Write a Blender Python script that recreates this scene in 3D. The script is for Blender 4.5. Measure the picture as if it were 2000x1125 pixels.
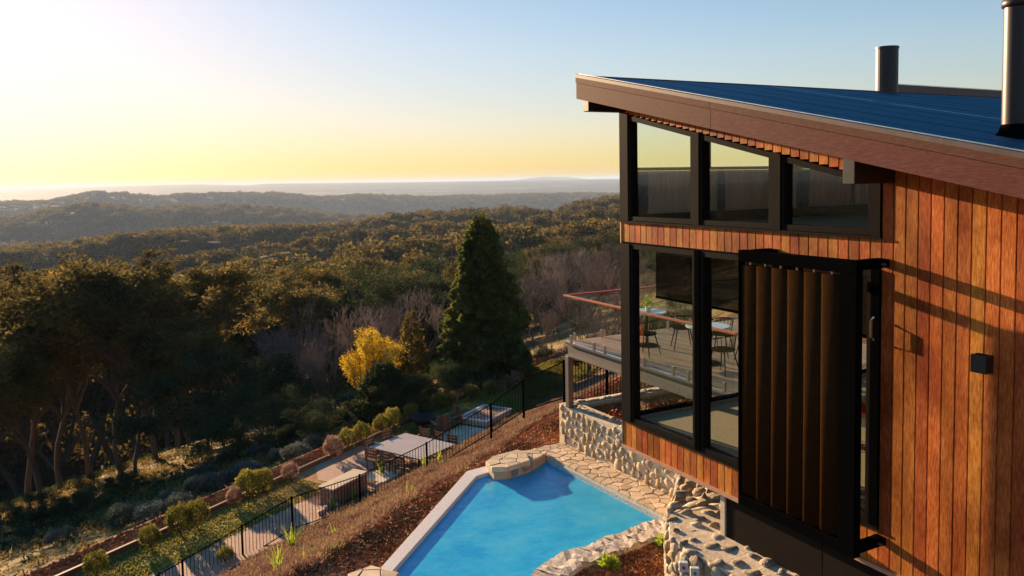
import bpy, bmesh, math, random
import numpy as np
from mathutils import Vector, Matrix
R_ = math.radians
random.seed(7); rng = np.random.default_rng(7)
scn = bpy.context.scene
for o in list(bpy.data.objects): bpy.data.objects.remove(o)
COL = scn.collection
# ------------------------------------------------------------------ camera, sky, sun, exposure
CAMZ = 3.65                                        # metres above the house floor (z = 0)
FPX, YAW, PIT, ROLL, CY = 1570.445, 0.486401288, 0.0660556757, 0.0182809337, 455.3235
_F = Vector((math.sin(YAW)*math.cos(PIT), math.cos(YAW)*math.cos(PIT), -math.sin(PIT)))
_R0 = Vector((math.cos(YAW), -math.sin(YAW), 0)); _D0 = _F.cross(_R0)
_Rr = _R0*math.cos(ROLL)+_D0*math.sin(ROLL); _Dd = -_R0*math.sin(ROLL)+_D0*math.cos(ROLL)
cd = bpy.data.cameras.new('camera'); cam = bpy.data.objects.new('camera', cd); COL.objects.link(cam)
cd.sensor_width = 36; cd.lens = FPX/2000*36; cd.shift_y = -(562.5-CY)/2000
cd.clip_start = 0.1; cd.clip_end = 120000
m = Matrix((( _Rr.x, -_Dd.x, -_F.x, 0), (_Rr.y, -_Dd.y, -_F.y, 0), (_Rr.z, -_Dd.z, -_F.z, CAMZ), (0,0,0,1)))
cam.matrix_world = m
scn.camera = cam
SUN_EL, SUN_AZ = R_(11.5), R_(-8.5)                  # azimuth from +Y towards +X
w = bpy.data.worlds.new('World'); scn.world = w; w.use_nodes = True
nt = w.node_tree; bg = nt.nodes['Background']
sky = nt.nodes.new('ShaderNodeTexSky'); sky.sky_type = 'NISHITA'; sky.sun_disc = False
sky.sun_elevation = SUN_EL; sky.sun_rotation = SUN_AZ % (2*math.pi)
sky.altitude = 500; sky.air_density = 1.35; sky.dust_density = 0.5; sky.ozone_density = 2.4
# soft shoulder on the very bright part of the sky so the glow keeps its colour
_k = nt.nodes.new('ShaderNodeVectorMath'); _k.operation = 'MULTIPLY'; _k.inputs[1].default_value = (.17,.17,.17)
_a = nt.nodes.new('ShaderNodeVectorMath'); _a.operation = 'ADD'; _a.inputs[1].default_value = (1,1,1)
_d = nt.nodes.new('ShaderNodeVectorMath'); _d.operation = 'DIVIDE'
nt.links.new(sky.outputs[0], _k.inputs[0]); nt.links.new(_k.outputs[0], _a.inputs[0]); nt.links.new(sky.outputs[0], _d.inputs[0]); nt.links.new(_a.outputs[0], _d.inputs[1])
_h = nt.nodes.new('ShaderNodeHueSaturation'); _h.inputs['Saturation'].default_value = 1.6; nt.links.new(_d.outputs[0], _h.inputs['Color'])
_t = nt.nodes.new('ShaderNodeVectorMath'); _t.operation = 'MULTIPLY'; _t.inputs[1].default_value = (1.05,.96,1.10)
nt.links.new(_h.outputs[0], _t.inputs[0]); nt.links.new(_t.outputs[0], bg.inputs[0]); bg.inputs[1].default_value = 0.098
sl = bpy.data.lights.new('sun', 'SUN'); sl.energy = 5.0; sl.angle = R_(0.5); sl.color = (1.0, 0.70, 0.41)
sun = bpy.data.objects.new('sun', sl); COL.objects.link(sun)
sd = Vector((math.sin(SUN_AZ)*math.cos(SUN_EL), math.cos(SUN_AZ)*math.cos(SUN_EL), math.sin(SUN_EL)))
sun.rotation_euler = sd.to_track_quat('Z', 'Y').to_euler(); sun.location = (0, 0, 30)
scn.view_settings.view_transform = 'Standard'; scn.view_settings.look = 'None'
scn.view_settings.exposure = 1.5; scn.view_settings.gamma = 1
scn.cycles.transparent_max_bounces = 24; scn.cycles.max_bounces = 8; scn.cycles.volume_bounces = 0
HAZE_DENSITY = 6e-5

# ------------------------------------------------------------------ helpers
def ray(x, y): return _F + _Rr*float((x-1000)/FPX) + _Dd*float((y-CY)/FPX)
def at_d(x, y, d): return Vector((0,0,CAMZ)) + ray(x, y)*float(d)
def at_z(x, y, z):
    r = ray(x, y); return Vector((0,0,CAMZ)) + r*((z-CAMZ)/r.z)

def np_mesh(name, V, F, smooth=False, mats=None, mi=None):
    V = np.asarray(V, np.float32); F = np.asarray(F, np.int32); k = F.shape[1]
    me = bpy.data.meshes.new(name)
    me.vertices.add(len(V)); me.vertices.foreach_set('co', V.ravel())
    me.loops.add(F.size); me.loops.foreach_set('vertex_index', F.ravel())
    me.polygons.add(len(F)); me.polygons.foreach_set('loop_start', np.arange(len(F), dtype=np.int32)*k)
    if smooth: me.polygons.foreach_set('use_smooth', np.ones(len(F), bool))
    if mi is not None: me.polygons.foreach_set('material_index', np.asarray(mi, np.int32))
    me.update(calc_edges=True)
    for mm in (mats or []): me.materials.append(mm)
    return me
def link(name, me, mat=None, parent=None, loc=None, rot=None, scale=None, **kw):
    o = bpy.data.objects.new(name, me); COL.objects.link(o)
    if mat is not None and me is not None and not me.materials: me.materials.append(mat)
    if parent: o.parent = parent
    if loc is not None: o.location = loc
    if rot is not None: o.rotation_euler = rot
    if scale is not None: o.scale = scale
    for k, v in kw.items(): o[k] = v
    return o
def thing(name, label, cat, loc=(0,0,0), rz=0, group=None, scale=None):
    o = link(name, None, loc=loc, rot=(0,0,rz), scale=scale, label=label, category=cat)
    o.empty_display_size = .2
    if group: o['group'] = group
    return o
def tag(o, label, cat, group=None):
    o['label'] = label; o['category'] = cat
    if group: o['group'] = group
    return o
def copy_thing(root, label, loc, rz, scale=None, group=None):
    c = root.copy(); COL.objects.link(c); c.location = loc; c.rotation_euler = (0,0,rz)
    if scale is not None: c.scale = scale if hasattr(scale, '__len__') else (scale,)*3
    c['label'] = label
    if group: c['group'] = group
    for ch in root.children:
        d = ch.copy(); COL.objects.link(d); d.parent = c
        for g in ch.children:
            e = g.copy(); COL.objects.link(e); e.parent = d
    return c
class MB:
    def __init__(s): s.v = []; s.f = []
    def raw(s, vs, fs):
        n = len(s.v); s.v += [tuple(p) for p in vs]; s.f += [tuple(i+n for i in f) for f in fs]
    def box(s, x0, x1, y0, y1, z0, z1, M=None):
        vs = [Vector((x,y,z)) for z in (z0,z1) for y in (y0,y1) for x in (x0,x1)]
        if M is not None: vs = [M @ p for p in vs]
        s.raw(vs, [(0,2,3,1),(4,5,7,6),(0,1,5,4),(2,6,7,3),(0,4,6,2),(1,3,7,5)]); return s
    def prism(s, poly, z0, z1, top=None):
        n = len(poly); tp = top or poly
        vs = [(p[0],p[1],z0 if not callable(z0) else z0(*p)) for p in poly] + [(p[0],p[1],z1 if not callable(z1) else z1(*p)) for p in tp]
        s.raw(vs, [tuple(range(n-1,-1,-1)), tuple(range(n,2*n))]+[(i,(i+1)%n,n+(i+1)%n,n+i) for i in range(n)]); return s
    def tube(s, pts, r, n=8, cap=True):
        pts = [Vector(p) for p in pts]; rs = r if hasattr(r,'__len__') else [r]*len(pts)
        rings = []
        for i, p in enumerate(pts):
            d = (pts[min(i+1,len(pts)-1)]-pts[max(i-1,0)]).normalized()
            a = d.orthogonal().normalized() if abs(d.z) < .99 else Vector((1,0,0)); b = d.cross(a)
            rings.append([p+(a*math.cos(t)+b*math.sin(t))*rs[i] for t in [2*math.pi*k/n for k in range(n)]])
        vs = [q for rg in rings for q in rg]; fs = []
        for i in range(len(pts)-1):
            for k in range(n): fs.append((i*n+k, i*n+(k+1)%n, (i+1)*n+(k+1)%n, (i+1)*n+k))
        if cap: fs += [tuple(range(n-1,-1,-1)), tuple((len(pts)-1)*n+k for k in range(n))]
        s.raw(vs, fs); return s
    def lathe(s, prof, n=20, c=(0,0,0), sx=1, sy=1):
        vs = [(c[0]+r*sx*math.cos(2*math.pi*k/n), c[1]+r*sy*math.sin(2*math.pi*k/n), c[2]+z) for r, z in prof for k in range(n)]
        fs = [(i*n+k, i*n+(k+1)%n, (i+1)*n+(k+1)%n, (i+1)*n+k) for i in range(len(prof)-1) for k in range(n)]
        s.raw(vs, fs); return s
    def build(s, name, mat, parent=None, smooth=False, loc=None, rot=None, bevel=0, **kw):
        me = bpy.data.meshes.new(name); me.from_pydata([tuple(p) for p in s.v], [], s.f)
        if bevel:
            bm = bmesh.new(); bm.from_mesh(me)
            bmesh.ops.bevel(bm, geom=list(bm.edges), offset=bevel, segments=1, affect='EDGES', clamp_overlap=True); bm.to_mesh(me); bm.free()
        if smooth: me.polygons.foreach_set('use_smooth', [True]*len(me.polygons))
        me.materials.append(mat); me.update()
        return link(name, me, None, parent, loc, rot, **kw)
def box_obj(name, mat, parent, x0, x1, y0, y1, z0, z1, bevel=0, **kw):
    return MB().box(x0,x1,y0,y1,z0,z1).build(name, mat, parent, bevel=bevel, **kw)
# --- materials
def new_mat(name):
    mt = bpy.data.materials.new(name); mt.use_nodes = True; t = mt.node_tree
    return mt, t, t.nodes['Principled BSDF']
def N(t, typ, **kw):
    n = t.nodes.new(typ)
    for k, v in kw.items():
        if k[0] == 'i' and k[1:].isdigit(): n.inputs[int(k[1:])].default_value = v
        else: setattr(n, k, v)
    return n
def ramp(t, fac, stops):
    n = t.nodes.new('ShaderNodeValToRGB'); e = n.color_ramp.elements
    while len(e) < len(stops): e.new(.5)
    for k, (p, c) in enumerate(stops): e[k].position = p; e[k].color = (*c, 1) if len(c) == 3 else c
    t.links.new(fac, n.inputs[0]); return n.outputs[0]
def coords(t, scale=(1,1,1), obj=False, offs=True):
    if obj: src = N(t, 'ShaderNodeTexCoord').outputs['Object']
    else: src = N(t, 'ShaderNodeNewGeometry').outputs['Position']
    mp = N(t, 'ShaderNodeMapping'); mp.inputs['Scale'].default_value = scale; t.links.new(src, mp.inputs[0])
    if offs:
        oi = N(t, 'ShaderNodeObjectInfo'); ml = N(t, 'ShaderNodeMath', operation='MULTIPLY', i1=37.); t.links.new(oi.outputs['Random'], ml.inputs[0])
        t.links.new(ml.outputs[0], mp.inputs['Location'])
    return mp.outputs[0]
def noise(t, vec, scale, detail=6, rough=.55):
    n = N(t, 'ShaderNodeTexNoise'); n.inputs['Scale'].default_value = scale; n.inputs['Detail'].default_value = detail; n.inputs['Roughness'].default_value = rough
    if vec is not None: t.links.new(vec, n.inputs['Vector'])
    return n.outputs['Fac']
def mixc(t, fac, a, b, mode='MIX'):
    n = N(t, 'ShaderNodeMix', data_type='RGBA', blend_type=mode)
    for s, v in ((0, fac), (6, a), (7, b)):
        if isinstance(v, (int, float)): n.inputs[s].default_value = v
        elif isinstance(v, tuple): n.inputs[s].default_value = (*v, 1)
        else: t.links.new(v, n.inputs[s])
    return n.outputs[2]
def bump(t, p, h, strength=.3, dist=.01):
    b = N(t, 'ShaderNodeBump'); b.inputs['Strength'].default_value = strength; b.inputs['Distance'].default_value = dist
    t.links.new(h, b.inputs['Height']); t.links.new(b.outputs[0], p.inputs['Normal'])
def stone_like(name, stops, scale=6, rough=.85, bs=.5, bd=.02, obj_var=.35, met=0, spec=.3, mscale=(1,1,1)):
    mt, t, p = new_mat(name); v = coords(t, mscale)
    c = ramp(t, noise(t, v, scale, 8, .62), stops)
    if obj_var:
        oi = N(t, 'ShaderNodeObjectInfo'); mr = N(t, 'ShaderNodeMapRange', i3=1-obj_var, i4=1+obj_var*.6); t.links.new(oi.outputs['Random'], mr.inputs[0])
        hs = N(t, 'ShaderNodeHueSaturation'); t.links.new(c, hs.inputs['Color']); t.links.new(mr.outputs[0], hs.inputs['Value']); c = hs.outputs[0]
    t.links.new(c, p.inputs['Base Color']); p.inputs['Roughness'].default_value = rough; p.inputs['Metallic'].default_value = met
    p.inputs['Specular IOR Level'].default_value = spec
    if bs: bump(t, p, noise(t, v, scale*3, 8, .7), bs, bd)
    return mt
def wood(name, dark, mid, light, grain=(9,9,1.2), rough=.5, var=.35, blotch=None, coat=0):
    mt, t, p = new_mat(name); v = coords(t, grain)
    g = noise(t, v, 9, 8, .65)
    c = ramp(t, g, [(.28, dark), (.5, mid), (.72, light)])
    if blotch:
        v2 = coords(t, (1,1,.45), offs=False); f = ramp(t, noise(t, v2, 2.1, 5, .6), [(.38, (0,0,0)), (.62, (1,1,1))])
        c = mixc(t, f, c, mixc(t, 1.0, c, blotch, 'MULTIPLY'))
    oi = N(t, 'ShaderNodeObjectInfo'); mr = N(t, 'ShaderNodeMapRange', i3=1-var, i4=1+var); t.links.new(oi.outputs['Random'], mr.inputs[0])
    hs = N(t, 'ShaderNodeHueSaturation'); t.links.new(c, hs.inputs['Color']); t.links.new(mr.outputs[0], hs.inputs['Value'])
    mr2 = N(t, 'ShaderNodeMapRange', i3=.485, i4=.513); m5 = N(t, 'ShaderNodeMath', operation='MULTIPLY', i1=7.13); fr = N(t, 'ShaderNodeMath', operation='FRACT')
    t.links.new(oi.outputs['Random'], m5.inputs[0]); t.links.new(m5.outputs[0], fr.inputs[0]); t.links.new(fr.outputs[0], mr2.inputs[0]); t.links.new(mr2.outputs[0], hs.inputs['Hue'])
    t.links.new(hs.outputs[0], p.inputs['Base Color']); p.inputs['Roughness'].default_value = rough
    p.inputs['Specular IOR Level'].default_value = .1; p.inputs['Coat Weight'].default_value = 0*coat; p.inputs['Coat Roughness'].default_value = .35
    bump(t, p, g, .35, .004); return mt
def leafy(name, cols, trans=.35, scale=.5, rough=.6, var=.25):
    mt, t, p = new_mat(name); geo = N(t, 'ShaderNodeNewGeometry')
    c = ramp(t, noise(t, coords(t), scale, 3), [(.3, cols[0]), (.52, cols[1]), (.75, cols[2])])
    rp = N(t, 'ShaderNodeMapRange', i3=.6, i4=1.4); t.links.new(geo.outputs['Random Per Island'], rp.inputs[0])
    oi = N(t, 'ShaderNodeObjectInfo'); mr = N(t, 'ShaderNodeMapRange', i3=1-var, i4=1+var); t.links.new(oi.outputs['Random'], mr.inputs[0])
    ml = N(t, 'ShaderNodeMath', operation='MULTIPLY'); t.links.new(rp.outputs[0], ml.inputs[0]); t.links.new(mr.outputs[0], ml.inputs[1])
    hs = N(t, 'ShaderNodeHueSaturation'); t.links.new(c, hs.inputs['Color']); t.links.new(ml.outputs[0], hs.inputs['Value'])
    t.links.new(hs.outputs[0], p.inputs['Base Color']); p.inputs['Roughness'].default_value = .85; p.inputs['Specular IOR Level'].default_value = .06
    if trans:
        tr = N(t, 'ShaderNodeBsdfTranslucent'); t.links.new(hs.outputs[0], tr.inputs[0]); mx = N(t, 'ShaderNodeMixShader', i0=trans)
        t.links.new(p.outputs[0], mx.inputs[1]); t.links.new(tr.outputs[0], mx.inputs[2]); t.links.new(mx.outputs[0], t.nodes['Material Output'].inputs[0])
    return mt
def flat(name, c, rough=.5, met=0, spec=.5, grain=0):
    mt, t, p = new_mat(name); p.inputs['Roughness'].default_value = rough; p.inputs['Metallic'].default_value = met; p.inputs['Specular IOR Level'].default_value = spec
    k = noise(t, coords(t), 14, 5); a = tuple(x*.85 for x in c); b = tuple(min(1, x*1.15) for x in c)
    t.links.new(ramp(t, k, [(.3, a), (.7, b)]), p.inputs['Base Color'])
    if grain: bump(t, p, noise(t, coords(t), 220, 3), grain, .001)
    return mt
def glass(name, tint=(.95,.98,.965), ior=1.5, boost=.95):
    mt, t, p = new_mat(name); t.nodes.remove(p)
    tr = N(t, 'ShaderNodeBsdfTransparent'); tr.inputs[0].default_value = (*tint, 1); gl = N(t, 'ShaderNodeBsdfGlossy'); gl.inputs['Roughness'].default_value = .0
    gl.inputs[0].default_value = (.95, 1, .97, 1)
    f0 = ((ior-1)/(ior+1))**2*boost                              # Schlick term that treats both sides of a pane alike
    ge = N(t, 'ShaderNodeNewGeometry'); dp = N(t, 'ShaderNodeVectorMath', operation='DOT_PRODUCT'); t.links.new(ge.outputs['Normal'], dp.inputs[0]); t.links.new(ge.outputs['Incoming'], dp.inputs[1])
    ab = N(t, 'ShaderNodeMath', operation='ABSOLUTE'); t.links.new(dp.outputs['Value'], ab.inputs[0]); om = N(t, 'ShaderNodeMath', operation='SUBTRACT', i0=1.); t.links.new(ab.outputs[0], om.inputs[1])
    pw5 = N(t, 'ShaderNodeMath', operation='POWER', i1=5.); t.links.new(om.outputs[0], pw5.inputs[0]); ml = N(t, 'ShaderNodeMath', operation='MULTIPLY_ADD', i1=1-f0, i2=f0, use_clamp=True); t.links.new(pw5.outputs[0], ml.inputs[0])
    wv = noise(t, coords(t), 1.1, 2); b = N(t, 'ShaderNodeBump'); b.inputs['Strength'].default_value = .05; b.inputs['Distance'].default_value = .01; t.links.new(wv, b.inputs['Height']); t.links.new(b.outputs[0], gl.inputs['Normal'])
    mx = N(t, 'ShaderNodeMixShader'); t.links.new(ml.outputs[0], mx.inputs[0]); t.links.new(tr.outputs[0], mx.inputs[1]); t.links.new(gl.outputs[0], mx.inputs[2])
    t.links.new(mx.outputs[0], t.nodes['Material Output'].inputs[0]); return mt

M_board = wood('timber_cladding', (.28,.065,.014), (.58,.175,.034), (.8,.34,.08), rough=.5, var=.24, blotch=(.5,.4,.36), coat=.05)
M_fascia = wood('stained_fascia', (.10,.036,.025), (.14,.052,.036), (.2,.085,.062), grain=(1.5,1.2,9), rough=.7, var=.08)
M_darkmetal = flat('charcoal_metal', (.032,.03,.03), .42, .2, .5, .05)
M_black = flat('black_powdercoat', (.0035,.0035,.0035), .8, 0, 0, .05)
M_frame = flat('window_frame_paint', (.013,.011,.0095), .6, 0, .02, .03)
M_blade = flat('bronze_louvre', (.038,.017,.006), .8, 0, .0, .1)
M_panel = flat('black_sheet_cladding', (.016,.012,.010), .6, 0, .03, .1)
M_copper = flat('sill_trim', (.5,.27,.16), .5, .1)
M_steelpaint = flat('steel_beam_paint', (.12,.105,.095), .5, .3)
M_steel = flat('stainless_steel', (.6,.55,.5), .28, .9)
M_cream = flat('cream_trim', (.5,.44,.33), .7)
M_dkvoid = flat('underfloor_dark', (.03,.025,.02), .9)
M_glass = glass('window_glass'); M_bglass = glass('balustrade_glass', (.96,.985,.97), 1.45, 1.0)
M_rail = wood('handrail_timber', (.25,.06,.025), (.42,.12,.05), (.55,.2,.09), grain=(6,1,9), rough=.4, var=.1)
M_deck = wood('deck_timber', (.2,.12,.08), (.36,.23,.155), (.48,.33,.24), grain=(9,1,9), rough=.55, var=.2)
M_carpet = stone_like('carpet', [(.3,(.24,.18,.10)),(.7,(.36,.28,.17))], 30, .95, .4, .004, 0)
M_inwall = flat('interior_wall', (.16,.12,.09), .85)
M_blind = glass('roller_blind_mesh', (.3,.29,.28), 1.3, .3)
M_roof = flat('roof_steel', (.07,.095,.13), .38, .3, .6)
M_cap = flat('roof_capping', (.13,.10,.09), .5, .2, .15)
M_flue = flat('flue_steel', (.028,.02,.018), .42, .15, .4, .05)
M_orange = flat('orange_plastic', (.65,.12,.04), .4)
M_stone = stone_like('fieldstone', [(.25,(.26,.18,.11)),(.42,(.52,.4,.25)),(.58,(.68,.57,.42)),(.75,(.46,.28,.13))], 9, .9, 1, .05, .35)
M_stone3 = stone_like('golden_fieldstone', [(.3,(.4,.26,.12)),(.5,(.6,.42,.22)),(.7,(.68,.55,.38))], 8, .9, 1, .05, .25)
M_stone2 = stone_like('dark_fieldstone', [(.25,(.16,.12,.09)),(.5,(.4,.31,.22)),(.75,(.62,.5,.35))], 9, .85, .8, .03, .3)
M_mortar = stone_like('pale_mortar', [(.3,(.56,.43,.29)),(.7,(.78,.64,.47))], 10, .95, .6, .02, 0)
M_flag = stone_like('sandstone_paving', [(.25,(.5,.34,.19)),(.5,(.64,.47,.3)),(.75,(.72,.58,.42))], 5, .8, .35, .01, .22)
M_joint = stone_like('paving_joint', [(.3,(.26,.17,.09)),(.7,(.38,.27,.16))], 20, .95, .4, .01, 0)
M_rim = stone_like('pebble_render_rim', [(.35,(.5,.45,.42)),(.55,(.64,.59,.56)),(.7,(.76,.72,.69))], 60, .6, .3, .003, 0)
M_brick = stone_like('red_brick_paver', [(.3,(.24,.13,.09)),(.6,(.38,.22,.16)),(.8,(.48,.33,.26))], 9, .85, .4, .01, .2)
M_table = wood('silvered_tabletop', (.3,.25,.23), (.42,.36,.33), (.5,.43,.4), grain=(2,9,2), rough=.55, var=.06)
M_chair = wood('garden_chair_timber', (.10,.05,.03), (.18,.09,.055), (.26,.14,.09), rough=.6, var=.3)
M_iron = flat('rusted_iron', (.035,.024,.02), .7, .3)
M_bark = stone_like('bark', [(.3,(.05,.035,.025)),(.7,(.14,.1,.075))], 4, .95, .6, .05, .2, mscale=(3,3,.6))
M_twig = stone_like('bare_twigs', [(.3,(.12,.085,.072)),(.7,(.26,.19,.16))], .4, .95, 0, 0, .3)
M_euc = leafy('eucalypt_leaves', [(.055,.05,.018),(.12,.09,.028),(.25,.165,.045)], .5, .25)
M_ever = leafy('evergreen_leaves', [(.02,.035,.014),(.045,.06,.022),(.085,.09,.03)], .3, .4)
M_conif = leafy('conifer_needles', [(.04,.06,.015),(.085,.1,.025),(.16,.14,.035)], .45, .6)
M_yellow = leafy('yellow_leaves', [(.5,.3,.015),(.7,.46,.03),(.85,.62,.08)], .5, .8)
M_gold = leafy('golden_needles', [(.10,.075,.02),(.18,.13,.03),(.28,.19,.05)], .35, .8)
M_shrub = leafy('bottlebrush_leaves', [(.10,.10,.02),(.2,.18,.035),(.32,.27,.06)], .4, 2)
M_pink = leafy('pinkish_shrub_leaves', [(.2,.12,.09),(.32,.2,.15),(.42,.29,.22)], .35, 2)
M_silver = leafy('silver_shrub_leaves', [(.06,.075,.06),(.11,.13,.11),(.18,.19,.16)], .3, 1)
M_lime = leafy('lime_leaves', [(.2,.28,.03),(.35,.42,.05),(.5,.55,.1)], .45, 3)
M_heath = leafy('heather_twigs', [(.18,.10,.07),(.3,.18,.115),(.3,.26,.12)], .25, 1.1, var=0)
M_chip = leafy('bark_chips', [(.2,.08,.035),(.36,.15,.06),(.52,.26,.13)], 0, 1, .85, 0)
M_flower = leafy('pink_petals', [(.5,.15,.25),(.6,.25,.35),(.7,.4,.45)], .3, 5)
M_screw = flat('roof_screw', (.01,.012,.015), .5)
M_white = flat('white_plastic', (.7,.68,.64), .5)
M_red = flat('red_plastic', (.6,.03,.02), .4); M_green = flat('green_plastic', (.02,.3,.1), .4)
M_paleT = flat('pale_blue_tabletop', (.45,.52,.55), .3)

# ------------------------------------------------------------------ terrain
U2 = np.array([.84,.54])/math.hypot(.84,.54); V2 = np.array([-U2[1], U2[0]])
def uv_of(x, y): return x*U2[0]+y*U2[1], x*V2[0]+y*V2[1]
def xy_of(u, v): return u*U2[0]+v*V2[0], u*U2[1]+v*V2[1]
PV = [-400,-60,-10,9.2,10.5,14.5,19.6,20,25.3,26.5,60,95,150,260]
PZ = [40,6,-2.3,-2.6,-3.4,-5.95,-8.35,-8.5,-8.5,-9.3,-19.5,-33,-58,-72]
# ridges: metres away, crest height given by where the crest is seen in the picture (x, y), converted to world height
def crest_table(r, pts, canopy):
    az = []; zz = []
    for x, y in pts:
        q = ray(x, y); h = math.hypot(q.x, q.y); az.append(math.atan2(q.x, q.y)); zz.append(CAMZ + q.z/h*r - canopy)
    return np.array(az), np.array(zz)
LAY = [
 (275, [(-600,640),(0,640),(400,600),(700,560),(1000,510),(1200,480),(2000,470)], 22),
 (330, [(-600,600),(0,570),(400,545),(569,517),(633,502),(706,487),(813,470),(891,459),(1000,450),(1200,434),(1500,425),(2000,430)], 9),
 (515, None, 42),
 (580, [(-600,560),(0,545),(334,514),(462,482),(533,471),(675,459),(800,444),(1000,428),(1200,408),(1500,400),(2000,400)], 9),
 (780, None, 60),
 (880, [(-600,500),(0,500),(100,492),(199,474),(320,460),(409,455),(498,452),(700,445),(813,425),(849,421),(955,421),(991,414),(1062,421),(1115,405),(1169,393),(1211,392),(1500,385),(2000,392)], 9),
 (2150, [(-600,470),(0,470),(400,455),(800,440),(1200,420),(2000,420)], 30),
 (2600, [(-600,425),(0,433),(100,415),(171,402),(249,407),(302,412),(355,410),(444,407),(533,409),(640,421),(800,432),(1200,412),(2000,410)], 8),
 (3900, [(-600,425),(0,425),(300,417),(700,422),(1200,405),(2000,405)], 60),
 (4500, [(-600,396),(0,404),(100,400),(140,389),(180,381),(250,383),(310,391),(350,385),(450,383),(540,381),(620,390),(700,386),(785,389),(955,391),(1034,385),(1204,385),(1500,380),(2000,380)], 6),
 (6500, [(-600,400),(0,397),(400,392),(800,386),(1200,376),(2000,372)], 5),
 (14000, [(-600,372),(0,374),(100,371),(170,366),(280,362.5),(390,360),(480,362),(530,358.5),(620,358),(700,357),(860,355.5),(1000,353),(1215,350),(2000,336)], 0),
 (17000, [(-600,384),(0,376),(700,362),(1000,356),(1215,352),(2000,338)], 0),
 (21000, [(-600,381),(0,372),(700,358),(1000,352.5),(1030,348.5),(1060,345),(1085,345.8),(1110,345.8),(1150,350.5),(1215,350),(2000,336)], 0),
 (26000, [(-600,381),(0,371),(1000,353),(2000,336)], 0),
 (32000, [(-600,381),(0,370.5),(1000,352.6),(2000,334.5)], 0)]
LT = []
for i, (r, pts, c) in enumerate(LAY):
    if pts: LT.append((r, *crest_table(r, pts, c)))
    else:
        a, z0 = crest_table(LAY[i-1][0], LAY[i-1][1], 9); a2, z2 = crest_table(LAY[i+1][0], LAY[i+1][1], 9)
        LT.append((r, a, (z0+np.interp(a, a2, z2))/2 - c))
def vnoise(x, y, seed=0):
    xi = np.floor(x).astype(np.int64); yi = np.floor(y).astype(np.int64); fx = x-xi; fy = y-yi
    fx = fx*fx*(3-2*fx); fy = fy*fy*(3-2*fy)
    def h(a, b):
        n = (a*374761393 + b*668265263 + seed*1442695041) & 0xffffffff
        n = ((n ^ (n >> 13))*1274126177) & 0xffffffff
        return ((n ^ (n >> 16)) & 0xffff)/65535.-.5
    return (h(xi,yi)*(1-fx)+h(xi+1,yi)*fx)*(1-fy)+(h(xi,yi+1)*(1-fx)+h(xi+1,yi+1)*fx)*fy
def fbm(x, y, o=4, seed=0):
    s = 0; a = 1
    for k in range(o): s = s + a*vnoise(x*2**k, y*2**k, seed+k); a *= .5
    return s
def z_ground(X, Y):
    X = np.asarray(X, float); Y = np.asarray(Y, float); u, v = uv_of(X, Y); r = np.hypot(X, Y); az = np.arctan2(X, Y)
    zn = np.interp(v, PV, PZ)
    zn = zn + np.where(v > 28, 1.6*fbm(X/25, Y/25, 3, 3)*np.clip((v-28)/20, 0, 1), 0)
    zn = zn + np.where((v > 9.5) & (v < 19.5), .22*fbm(X/1.7, Y/1.7, 3, 5), 0)
    k = 4
    rs = np.array([l[0] for l in LT]); zs = np.array([np.interp(az, l[1], l[2]) for l in LT])
    lr = np.log(np.clip(r, rs[0], rs[-1]-1)); L = np.log(rs); i = np.clip(np.searchsorted(L, lr, side='right')-1, 0, len(L)-2)
    t = (lr-L[i])/(L[i+1]-L[i]); t = t*t*(3-2*t)
    ii = np.arange(r.size).reshape(r.shape); zf = zs.reshape(len(rs), -1)
    zp = zf[i.ravel(), ii.ravel()].reshape(r.shape)*(1-t) + zf[(i+1).ravel(), ii.ravel()].reshape(r.shape)*t
    zp = zp + fbm(X/(r*.05+1), Y/(r*.05+1), 3, 9)*np.clip(r*.0022, 0, 9)*(r < 12000)
    b = np.clip((r-150)/(330-150), 0, 1); b = b*b*(3-2*b)
    z = zn*(1-b)+zp*b
    b2 = np.clip((np.abs(az-.45)-1.75)/.6, 0, 1)          # behind the camera: a rising wooded hill side
    return z*(1-b2) + b2*(np.clip(-2.3+(r-20)*.05, -2.6, 30)*(r < 3000) + (r >= 3000)*-60)
POOLPOLY = [(6.82,15.05),(7.4,15.13),(8.2,15.2),(9.5,15.6),(12.3,15.5),(14.5,15.5),(14.5,3),(5,3),(1.6,6.8),(1.5,9.3),(3.84,11.85)]
def inside(X, Y, poly):
    c = np.zeros(np.shape(X), bool); n = len(poly)
    for i in range(n):
        x1, y1 = poly[i]; x2, y2 = poly[(i+1) % n]
        c ^= ((y1 > Y) != (y2 > Y)) & (X < (x2-x1)*(Y-y1)/(y2-y1+1e-12)+x1)
    return c
azs = np.concatenate([np.arange(-78, 64.01, .27), np.arange(66, 282, 3.0)]); azs = np.radians(azs)
rs = [2.5]
while rs[-1] < 31500: rs.append(rs[-1]*(1.0085 if rs[-1] < 45 else 1.02 if rs[-1] < 300 else 1.011 if rs[-1] < 6000 else 1.03))
rs = np.array(rs); A, RR = np.meshgrid(azs, rs); GX = RR*np.sin(A); GY = RR*np.cos(A); GZ = z_ground(GX, GY)
GZ = np.where(inside(GX, GY, POOLPOLY), -4.6, GZ)
na, nr = len(azs), len(rs); Vg = np.stack([GX, GY, GZ], -1).reshape(-1, 3)
i, j = np.meshgrid(np.arange(nr-1), np.arange(na), indexing='ij'); j2 = (j+1) % na
Fg = np.stack([i*na+j, i*na+j2, (i+1)*na+j2, (i+1)*na+j], -1).reshape(-1, 4)[:, ::-1]
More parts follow.
